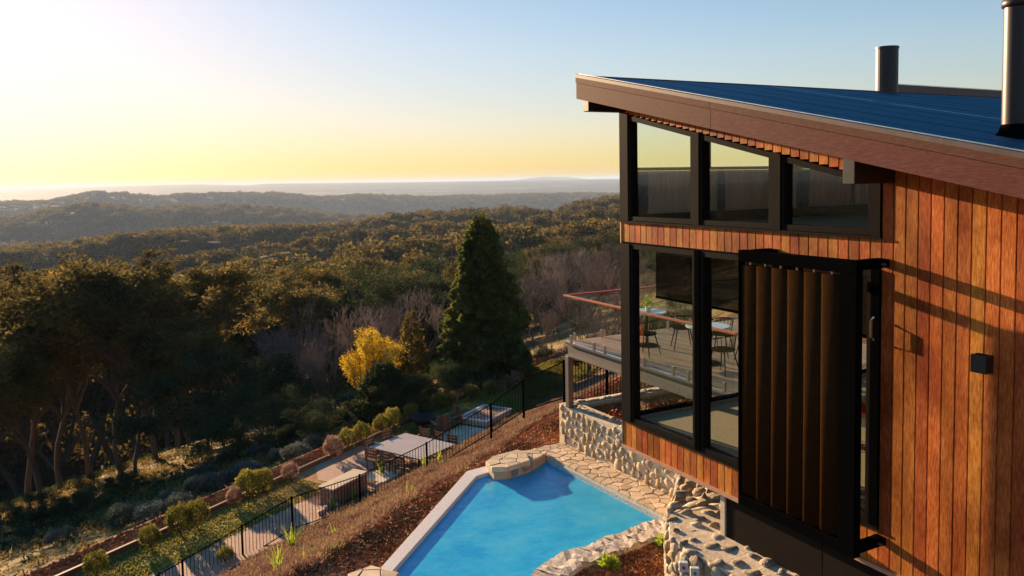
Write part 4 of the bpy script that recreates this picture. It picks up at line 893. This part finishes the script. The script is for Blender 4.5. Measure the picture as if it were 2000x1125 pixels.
def ball_shrub_mesh(seed, n=2600, up=1.0):
    r = np.random.default_rng(seed); d = r.normal(size=(n,3)); d[:,2] = np.abs(d[:,2])*1.1-.55; d /= np.linalg.norm(d,axis=1)[:,None]; rad = .5*(.45+.55*r.random(n)**.45)*(1+.18*np.sin(d[:,0]*5+seed)*np.cos(d[:,1]*4+seed*2))
    P = d*rad[:,None]*(1,1,1.05)+(0,0,.56); return np_mesh('foliage', *quads(P, d*.8+(0,0,up), .085, .42, r, True))
SH = [ball_shrub_mesh(k) for k in range(3)]; SHM = []
stm = MB()
for k in range(7): stm.tube([(0,0,0),(.12*math.cos(k),.12*math.sin(k),.3),(.25*math.cos(k),.25*math.sin(k),.6)], [.02,.015,.006], 5)
stem_me = bpy.data.meshes.new('stems'); stem_me.from_pydata([tuple(q) for q in stm.v],[],stm.f); stem_me.materials.append(M_bark)
def mats_of(lst, mat):
    out = []
    for m_ in lst: c = m_.copy(); c.materials.clear(); c.materials.append(mat); out.append(c)
    return out
SHG = mats_of(SH, M_shrub); SHP = mats_of(SH, M_pink); SHS = mats_of(SH, M_silver); SHE = mats_of(SH, M_ever)
def shrub(P, s, h, kind, label, group=None, cat='shrub', name='round_shrub'):
    t_ = thing(name, label, cat, P, random.uniform(0,6), group, scale=(s,s,h))
    link('foliage', random.choice({'g':SHG,'p':SHP,'s':SHS,'e':SHE}[kind]), None, t_); link('stems', stem_me, None, t_); return t_
rowg = 'shrubs in the row along the lawn edging'
for xp, yp, wpx, kind, lb in ((188,1126,46,'g','yellow green round shrub, lowest left of the lawn edge row'),(294,1070,38,'g','small yellow green shrub second from the left in the lawn edge row'),(352,1044,48,'g','left half of the big double yellow green shrub near the bottom left'),(385,1030,46,'g','right half of the big double yellow green shrub near the bottom left'),(440,1098,30,'g','little green shrub seen through the fence on the brick path'),(458,986,30,'p','small pinkish shrub just left of the middle double green shrub'),(487,972,48,'g','left half of the middle double green shrub'),(513,962,42,'g','right half of the middle double green shrub'),(567,937,32,'p','pinkish brown round shrub standing alone above the lawn'),(650,894,36,'p','pinkish brown shrub at the left end of the upper row'),(678,879,36,'g','green round shrub right next to the pinkish brown one'),(706,866,36,'g','green round shrub left of the table corner'),(746,848,36,'g','left half of the double green shrub above the table'),(768,838,36,'g','right half of the double green shrub above the table'),(803,822,28,'g','narrow green shrub left of the fire bowl'),(831,808,30,'g','green round shrub behind the fire bowl'),(861,800,28,'g','green shrub right behind the fire bowl'),(881,793,26,'g','green shrub touching its left neighbour beyond the fire bowl'),(922,782,30,'g','green shrub standing clear on pale mulch near the tall conifer'),(957,773,28,'g','green shrub beside the far lounge chair'),(986,757,22,'g','small green shrub behind the far lounge chairs'),(1014,748,20,'g','small green shrub last but one at the far end of the row'),(1040,735,18,'g','tiny green shrub at the far end of the row')):
    P = at_z(xp, yp, -8.46); d = (P-Vector((0,0,CAMZ))).dot(_F); s = wpx*d/FPX; shrub(P, s, s*random.uniform(.95,1.15), kind, lb, rowg)
# silver ground shrubs below the terrace
k = 0
for xp, yp in ((420,960),(455,945),(380,975),(440,905),(480,930),(350,1000),(300,1015),(330,990),(250,1060),(400,935),(540,905),(580,900),(510,895),(240,1030),(280,1050),(170,1090),(200,1080),(610,885),(120,1060),(90,1100),(50,1050)):
    P = on_bank(xp, yp-10); 
    r_ = ray(xp, yp); ts = np.linspace(30,90,1500); g = CAMZ+ts*r_.z-z_ground(ts*r_.x, ts*r_.y); i_ = np.where((g[:-1]>0)&(g[1:]<=0))[0]
    if not len(i_): continue
    q = ts[i_[-1]]; shrub((r_.x*q, r_.y*q, CAMZ+r_.z*q-.1), random.uniform(.8,1.5), random.uniform(.6,1.0), 's', 'silver grey shrub on the shaded slope '+('in the bottom left corner' if xp < 200 else 'under the eucalyptus trunks' if xp < 345 else 'behind the middle double green shrub' if xp < 470 else 'behind the lone pinkish brown shrub'), 'silver shrubs on the slope '+str(('at the corner','under the trunks','at the middle','at the right')[(xp >= 200)+(xp >= 345)+(xp >= 470)]), name='silver_shrub')
for xp, yp, lb in ((1188,1108,'lime green leafy plant in the middle of the mulch bed'),(1300,1068,'lime green leafy plant against the curved stone wall')):
    P = at_z(xp,yp,-2.46); d = rng.normal(size=(240,3)); d[:,2] = abs(d[:,2])+.4; d /= np.linalg.norm(d,axis=1)[:,None]; t_ = thing('lime_plant', lb, 'plant', P, 0, 'lime green plants in the mulch bed')
    link('foliage', np_mesh('foliage', *quads(d*(.03+.12*rng.random((240,1))), d, .1, .5, rng, True)), M_lime, t_)
P = Vector((10.6,14.1,-1.6)); t_ = thing('flowering_plant', 'small pink flowering plant in the planter under the deck', 'plant', P); d = rng.normal(size=(120,3))*(.12,.12,.06)+(0,0,.12); link('foliage', np_mesh('foliage', *quads(d, None, .05)), M_lime, t_); d = rng.normal(size=(70,3))*(.14,.14,.05)+(0,.05,.22); link('flowers', np_mesh('flowers', *quads(d, None, .05)), M_flower, t_)

# undergrowth on the slope below the lawn
n_ = 5200; u = rng.uniform(-8,46,n_); v = 26+rng.random(n_)**.8*58; x, y = xy_of(u,v); kd = fbm(x/9,y/9,3,31)+.35*rng.normal(size=n_)
for nm, sel, mat, hh_ in (('undergrowth', kd > .05, M_ever, 1.0), ('dry_grass', kd <= .05, leafy('dry_grass_blades', [(.13,.08,.03),(.25,.17,.055),(.4,.29,.1)], .4, .5), .55)):
    X = x[sel]; Y = y[sel]; B = 34; m_ = len(X); s_ = np.repeat(.25+.55*rng.random(m_),B)[:,None]; d = rng.normal(size=(m_*B,3)); d[:,2] = abs(d[:,2]); d /= np.linalg.norm(d,axis=1)[:,None]
    P = np.stack([np.repeat(X,B),np.repeat(Y,B),np.repeat(z_ground(X,Y),B)],-1)+d*s_*(1,1,.8*hh_)*(.4+.6*rng.random((m_*B,1)))
    link(nm, np_mesh(nm, *quads(P, d*.5+(0,0,.4), .16, .5, rng, True)), mat, kind='stuff')
# ------------------------------------------------------------------ trees
def skeleton(seed, h, spread, levels=4, nfork=3, trunk_frac=.35, up=.5, r0=.03, wob=.12):
    r = random.Random(seed); segs = []; tips = []
    def grow_(p, d, L, rad, lv):
        q = p; n_ = 3 if lv < levels-1 else 2
        for s in range(n_):
            d = (d+Vector((r.gauss(0,wob),r.gauss(0,wob),r.gauss(0,wob*.5)+.04*up))).normalized(); e_ = q+d*L/n_; segs.append((q, e_, rad*(1-.3*s/n_), rad*(1-.3*(s+1)/n_))); q = e_
            if lv >= levels-2: tips.append(q)
        if lv >= levels: return
        for k in range(nfork if lv else nfork+2):
            a = r.uniform(0,2*math.pi); tl = r.uniform(.35,.95)*spread; o_ = d.orthogonal().normalized(); o_.rotate(Matrix.Rotation(a,3,d)); nd = (d*math.cos(tl)+o_*math.sin(tl)+Vector((0,0,up*.35))).normalized()
            grow_(q, nd, L*r.uniform(.55,.85) if lv else h*(1-trunk_frac)*r.uniform(.3,.45), rad*.62, lv+1)
    grow_(Vector((0,0,0)), Vector((r.gauss(0,.05),r.gauss(0,.05),1)), h*trunk_frac, h*r0, 0)
    return segs, tips
def seg_mesh(name, segs, n=5, minr=.006):
    a = np.array([s[0][:] for s in segs]); b_ = np.array([s[1][:] for s in segs]); ra = np.maximum(np.array([s[2] for s in segs]),minr); rb = np.maximum(np.array([s[3] for s in segs]),minr)
    d = b_-a; d /= np.linalg.norm(d,axis=1)[:,None]+1e-9; o_ = np.cross(d, np.where(abs(d[:,2:3])<.9, [[0,0,1.]], [[1.,0,0]])); o_ /= np.linalg.norm(o_,axis=1)[:,None]; p_ = np.cross(d,o_)
    th = np.arange(n)*2*math.pi/n; ring = o_[:,None]*np.cos(th)[None,:,None]+p_[:,None]*np.sin(th)[None,:,None]
    V = np.concatenate([a[:,None]+ring*ra[:,None,None], b_[:,None]+ring*rb[:,None,None]],1); base = np.arange(len(a))[:,None]*2*n; k = np.arange(n); k2 = (k+1)%n
    F = np.stack([base+k, base+k2, base+n+k2, base+n+k],-1).reshape(-1,4); return np_mesh(name, V.reshape(-1,3), F, smooth=True)
def tree_proto(seed, h, kind):
    r = np.random.default_rng(seed)
    if kind == 'euc': segs, tips = skeleton(seed, h, .75, 4, 3, .38, .5, .012); T = np.array([q[:] for q in tips]); rc = h*.055; n_ = 46; sz = h*.020; fl_ = .65
    elif kind == 'ever': segs, tips = skeleton(seed, h, .9, 4, 3, .16, .35, .016); T = np.array([q[:] for q in tips]); rc = h*.075; n_ = 62; sz = h*.021; fl_ = .8
    elif kind == 'low': segs, tips = skeleton(seed, h, .9, 3, 3, .3, .4, .03); T = np.array([q[:] for q in tips]); rc = h*.11; n_ = 60; sz = h*.04; fl_ = .6
    elif kind == 'yellow': segs, tips = skeleton(seed, h, .7, 4, 3, .2, .8, .02); T = np.array([q[:] for q in tips]); rc = h*.07; n_ = 60; sz = h*.02; fl_ = .9
    T = T[r.random(len(T)) < (.85 if kind != 'low' else 1)]; 
    tm = seg_mesh('trunk', [s for s in segs if s[2] > h*.0012], 6)
    C_ = np.repeat(T, n_, 0); d = r.normal(size=C_.shape); d /= np.linalg.norm(d,axis=1)[:,None]; P = C_ + d*rc*(.35+.65*r.random((len(C_),1))**.5)*(1,1,fl_)*np.repeat(.6+.7*r.random((len(T),1)),n_,0)
    return tm, np_mesh('crown', *quads(P, d, sz, 1.1, r))
def bare_proto(seed, h, spread=.6, up=.8):
    segs, tips = skeleton(seed, h, spread, 6, 3, .14, up, .012, .1); tm = seg_mesh('trunk', [s for s in segs if s[2] > h*.0022], 5)
    tw_ = seg_mesh('crown', [s for s in segs if s[2] <= h*.0022], 3, h*.0009); return tm, tw_
def cone_proto(seed, h, w_, n, sz, droop=.2, tight=1.0):
    r = np.random.default_rng(seed); f = 1-np.sqrt(r.random(n)); f = np.clip(f,0.0,1); a = r.uniform(0,2*math.pi,n); prof = (1-f)**.56*np.clip(.6+f*3,0,1)*(1+.09*np.sin(a+2.1)+.17*np.sin(a*2+f*9+seed)*np.sin(f*23+1)+.12*np.sin(a*3+f*13+seed)+.13*np.sin(a*7+f*29+seed)*np.sin(f*17+a)+.07*np.sin(a*13-f*50)); lay = 1+.10*np.sin(f*h*9+3*np.sin(a*3))
    rad = w_/2*prof*lay*(1-.5*tight*r.random(n)**2.2); P = np.stack([rad*np.cos(a), rad*np.sin(a), .03*h+f*h*.97-droop*rad],-1); Nn = np.stack([np.cos(a),np.sin(a),np.full(n,-.25)],-1)
    cr = np_mesh('crown', *quads(P, Nn, sz, 1.0, r, True)); mb = MB().tube([(0,0,0),(0,0,h*.5),(0,0,h*.98)], [h*.025,h*.014,.02], 8)
    for k in range(60):
        f_ = .05+.9*k/60; a_ = k*2.4; L = w_/2*(1-f_)**.72*.85; mb.tube([(0,0,f_*h),(L*math.cos(a_),L*math.sin(a_),f_*h-droop*L)], [.035,.012], 4)
    tm = bpy.data.meshes.new('trunk'); tm.from_pydata([tuple(q) for q in mb.v],[],mb.f); return tm, cr
PR = {}
def proto(key, meshes, mt_trunk, mt_crown):
    for m_, mm_ in zip(meshes, (mt_trunk, mt_crown)): m_.materials.clear(); m_.materials.append(mm_)
    PR.setdefault(key, []).append(meshes)
for s in (1,2,3,4): proto('euc', tree_proto(s, 10, 'euc'), M_bark, M_euc)
for s in (11,12,13): proto('ever', tree_proto(s, 10, 'ever'), M_bark, M_ever)
for s in (31,32,33): proto('bare', bare_proto(s, 10), M_bark, M_twig)
proto('poplar', bare_proto(41, 10, .28, 1.6), M_bark, M_twig)
proto('yellow', tree_proto(51, 10, 'yellow'), M_bark, M_yellow)
proto('gold', cone_proto(61, 10, 4.2, 5200, .3, .15), M_bark, M_gold)
proto('conifer', cone_proto(71, 10, 5.0, 60000, .2, .25), M_bark, M_conif)
proto('feather', cone_proto(81, 10, 7, 26000, .3, -.5), M_bark, M_ever)
def plant_tree(kind, xp, ytop, d, label, group=None, wscale=None, v=None, name=None, sink=.3, rz=None):
    P = at_d(xp, ytop, d); g = float(z_ground(np.array([P.x]), np.array([P.y]))[0]); h = max(2.5, P.z-g+sink); s = h/10
    tm, cm = PR[kind][(v if v is not None else random.randrange(99)) % len(PR[kind])]
    zmax = TOP[cm.name]
    s = h/zmax; ws = wscale or 1
    t_ = thing(name or NAMES[kind], label, 'tree', (P.x,P.y,g-sink), rz if rz is not None else random.uniform(0,6.28), group, scale=(s*ws,s*ws,s))
    link('trunk', tm, None, t_); link('crown', cm, None, t_); return t_
NAMES = {'euc':'eucalyptus_tree','ever':'evergreen_tree','bare':'bare_tree','poplar':'bare_poplar','yellow':'yellow_leaf_tree','gold':'golden_conifer','conifer':'tall_conifer','feather':'feathery_conifer'}
TOP = {}
for k_ in PR.values():
    for tm, cm in k_:
        co = np.empty(len(cm.vertices)*3, np.float32); cm.vertices.foreach_get('co', co); TOP[cm.name] = float(np.quantile(co[2::3], .998))
plant_tree('conifer', 937, 433, 50, 'tall dark green cone shaped conifer in the middle distance', wscale=1.02)
plant_tree('yellow', 704, 645, 47, 'bright yellow leafed tree behind the dark feathery conifer', wscale=.95)
plant_tree('feather', 748, 712, 43.5, 'dark green feathery conifer in front of the yellow tree', wscale=1.25)
plant_tree('gold', 802, 612, 52, 'golden brown conifer between the yellow tree and the tall conifer')
for q in ((820,735,46,'ever','rounded broadleaf tree below the golden conifer'),(790,770,43,'ever','low leafy bush tree beside the shrub row and feathery conifer'),(640,790,43,'ever','dark bushy evergreen left of the feathery conifer'),(575,770,46,'ever','broad dark evergreen bush above the pinkish shrub'),(520,745,50,'ever','dark evergreen in the shade behind the middle of the lawn'),(465,680,55,'ever','dark evergreen left of the bare poplar'),(610,830,42,'ever','low dark evergreen nearest the lawn edge shrubs'),(450,790,50,'ever','dark evergreen right of the eucalyptus trunks'),(545,700,58,'ever','tall dark evergreen under the bare purple trees'),(880,740,47,'ever','dark bush at the left foot of the tall conifer'),(120,960,44,'ever','low dark green bush in the bottom left shade'),(210,930,50,'ever','low dark green bush under the eucalyptus trunks'),(60,990,46,'ever','dark bush at the bottom left corner'),(1000,720,52,'ever','dark low tree at the right foot of the tall conifer'),(1150,690,47,'ever','dark bush behind the deck corner glass'),(1230,660,47,'ever','dark bush seen through the left lower window'),(1320,640,48,'ever','dark bush behind the deck tables')):
    plant_tree(q[3], q[0], q[1], q[2], q[4], 'dark evergreens along the lawn', wscale=1.5)
for q in ((-90,560,70,'outermost eucalyptus just entering the frame at far left'),(25,530,66,'dark eucalyptus at the left edge of the frame'),(95,542,70,'eucalyptus between the left edge tree and the large crown'),(150,517,66,'eucalyptus on the left shoulder of the big clump'),(215,502,64,'large dark eucalyptus with a thick forked trunk'),(285,489,66,'tallest eucalyptus of the left clump'),(330,522,70,'eucalyptus on the right shoulder of the left clump'),(395,632,64,'sunlit yellow green eucalyptus right of the left clump'),(360,600,74,'eucalyptus behind the sunlit yellow green one'),(60,640,60,'lower dark eucalyptus at left in front of the clump'),(-20,700,56,'low eucalyptus at the left frame edge'),(250,640,60,'slender eucalyptus in front of the tallest crown')):
    plant_tree('euc', q[0], q[1], q[2], q[3], 'eucalyptus trees at the left', wscale=1.15)
for q in ((600,590,64,'poplar','pale bare poplar with upright branches above the dark evergreens'),(640,620,60,'poplar','bare upright tree right of the pale poplar'),(560,640,62,'bare','bare purple tree left of the pale poplar'),(690,600,68,'bare','bare purple tree above the yellow tree'),(755,590,72,'bare','bare spreading tree behind the golden conifer'),(830,560,75,'bare','bare spreading tree left of the tall conifer'),(870,600,64,'bare','bare tree against the left side of the tall conifer'),(1030,560,62,'bare','bare tree directly right of the tall conifer'),(1075,600,54,'bare','bare tree above the deck corner'),(1060,530,76,'bare','pale bare tree behind the one beside the conifer'),(1120,520,72,'bare','bare tree right of the pale one'),(1170,500,68,'bare','bare tree above the glass balustrade'),(1210,540,60,'bare','bare tree against the house corner'),(1140,560,58,'bare','bare tree low behind the balustrade'),(1250,500,66,'bare','bare tree seen through the lower window'),(720,650,58,'bare','low bare tree behind the yellow crown'),(500,640,64,'bare','dark bare tree left of the poplars'),(1330,520,62,'bare','bare tree behind the second window pane'),(660,660,54,'bare','low bare tree between poplar and yellow tree'),(780,660,58,'bare','low bare tree behind the golden conifer tip'),(1050,640,50,'bare','bare twiggy tree just above the far end of the shrub row'),(1100,650,52,'bare','bare twiggy tree below the deck handrail corner'),(1150,600,50,'bare','bare tree right behind the balustrade glass'),(1200,610,49,'bare','bare tree between the balustrade and the house corner'),(1180,560,56,'bare','bare tree above the handrail beside the house'),(1090,490,84,'bare','bare crown on the rise above the deck'),(1150,480,88,'bare','bare crown on the rise left of the house corner'),(1200,470,90,'bare','bare crown on the rise touching the house corner'),(1040,520,80,'bare','bare crown right of the conifer tip')):
    plant_tree(q[3], q[0], q[1], q[2], q[4], 'bare winter trees in the valley', wscale=1.25)
# near hillside canopy: individually planted
hg = 'woodland trees on the near hillside'
tops = []
r = random.Random(99)
for d in (88,102,118,138,160,185):
    x = -420+r.uniform(0,30)
    while x < 1500:
        base = np.interp(x, [-400,0,350,430,560,700,850,950,1030,1130,1215,1500], [560,560,560,545,528,522,520,520,505,476,462,450]) + (118-d)*.35 + r.uniform(-12,16)
        if d > 140: base = base+ 8
        if not (x < 430 and d < 150): tops.append((x, base, d))
        x += r.uniform(.6,1.1)*6.5*FPX/d
for x, yt, d in tops:
    kd = 'bare' if (x > 1000 and r.random() < .55) else ('ever' if r.random() < .35 else 'euc')
    where = 'behind the left eucalyptus clump' if x < 450 else 'behind the bare poplars' if x < 700 else 'between the yellow tree and the tall conifer' if x < 900 else 'beside the conifer tip' if x < 1030 else 'on the rise left of the house' if x < 1215 else 'seen through the house windows'
    row = 'nearer' if d < 110 else 'middle' if d < 150 else 'farther'
    lab = {'bare':'bare grey twigged tree','ever':'dense dark crowned tree','euc':'airy olive crowned eucalyptus'}[kd]
    plant_tree(kd, x, yt, d, lab+' in the '+row+' woodland '+where, hg+', '+kd.replace('ever','dark').replace('euc','olive')+' '+row+' '+where, wscale=r.uniform(1.0,1.5))
# ridge forest: tree crowns instanced on the ridges as one mass
def add_gn_forest(name, P, S, protos_):
    me_ = bpy.data.meshes.new(name); me_.vertices.add(len(P)); me_.vertices.foreach_set('co', P.astype(np.float32).ravel())
    a_ = me_.attributes.new('sc','FLOAT','POINT'); a_.data.foreach_set('value', S.astype(np.float32))
    o = link(name, me_, None, kind='stuff')
    ng = bpy.data.node_groups.new(name, 'GeometryNodeTree'); ng.interface.new_socket('Geometry', in_out='INPUT', socket_type='NodeSocketGeometry'); ng.interface.new_socket('Geometry', in_out='OUTPUT', socket_type='NodeSocketGeometry')
    gi = ng.nodes.new('NodeGroupInput'); go = ng.nodes.new('NodeGroupOutput'); ip = ng.nodes.new('GeometryNodeInstanceOnPoints'); g2 = ng.nodes.new('GeometryNodeGeometryToInstance')
    for q in protos_[::-1]:
        oi = ng.nodes.new('GeometryNodeObjectInfo'); oi.inputs['Object'].default_value = q; ng.links.new(oi.outputs['Geometry'], g2.inputs[0])
    ip.inputs['Pick Instance'].default_value = True
    rv = ng.nodes.new('FunctionNodeRandomValue'); rv.data_type = 'FLOAT_VECTOR'; rv.inputs[0].default_value = (0,0,0); rv.inputs[1].default_value = (0,0,6.28)
    na = ng.nodes.new('GeometryNodeInputNamedAttribute'); na.data_type = 'FLOAT'; na.inputs[0].default_value = 'sc'
    L = ng.links.new; mp_ = ng.nodes.new('GeometryNodeMeshToPoints'); L(gi.outputs[0], mp_.inputs[0]); L(mp_.outputs[0], ip.inputs['Points']); L(g2.outputs[0], ip.inputs['Instance']); L(rv.outputs[0], ip.inputs['Rotation']); L(na.outputs['Attribute'], ip.inputs['Scale']); L(ip.outputs[0], go.inputs[0])
    md = o.modifiers.new('forest','NODES'); md.node_group = ng; return o
def crown_obj(seed):
    r = np.random.default_rng(seed); k = 9; C_ = r.normal(size=(k,3)); C_ /= np.linalg.norm(C_,axis=1)[:,None]; C_ *= (.34,.34,.16); C_[:,2] += .62
    n_ = 44; Cc = np.repeat(C_,n_,0); d = r.normal(size=Cc.shape); d[:,2] = d[:,2]*.8+.2; d /= np.linalg.norm(d,axis=1)[:,None]; P = Cc+d*.24*(1,1,.75)
    V, F = quads(P, d*.2, .13, 1.3, r); me_ = np_mesh('forest_crown', V, F, mats=[M_euc]); return bpy.data.objects.new('forest_crown', me_)
FC = [crown_obj(k) for k in range(6)]
def ring_pts(r0, r1, az0, az1, spacing, seed):
    r = np.random.default_rng(seed); a = .5*(r1*r1-r0*r0)*(az1-az0); n = int(a/spacing**2); rr2 = np.sqrt(r.uniform(r0*r0,r1*r1,n)); az = r.uniform(az0,az1,n); X = rr2*np.sin(az); Y = rr2*np.cos(az); Z = z_ground(X,Y); return X, Y, Z
PP = []; SS = []
for r0, r1, a0, a1, spc, sc0 in ((190,650,-.15,1.1,9.3,11.5),(650,1250,-.15,1.1,11.5,14),(1250,3000,-.15,1.0,19,20),(3000,5200,-.15,.95,30,26),(190,700,-1.3,-.15,11,12),(700,2500,-1.3,-.15,24,20)):
    X, Y, Z = ring_pts(r0, r1, a0, a1, spc, int(r0+a0*10)); s = sc0*(.55+.85*rng.random(len(X))); 
    s = s*(1+.35*np.clip(fbm(X/60,Y/60,2,7),-.6,.8)); PP.append(np.stack([X,Y,Z-s*.1],-1)); SS.append(s)
add_gn_forest('ridge_forest', np.concatenate(PP), np.concatenate(SS), FC)
print('objects', len(bpy.data.objects), 'forest', sum(len(s) for s in SS), 'balusters', cnt)
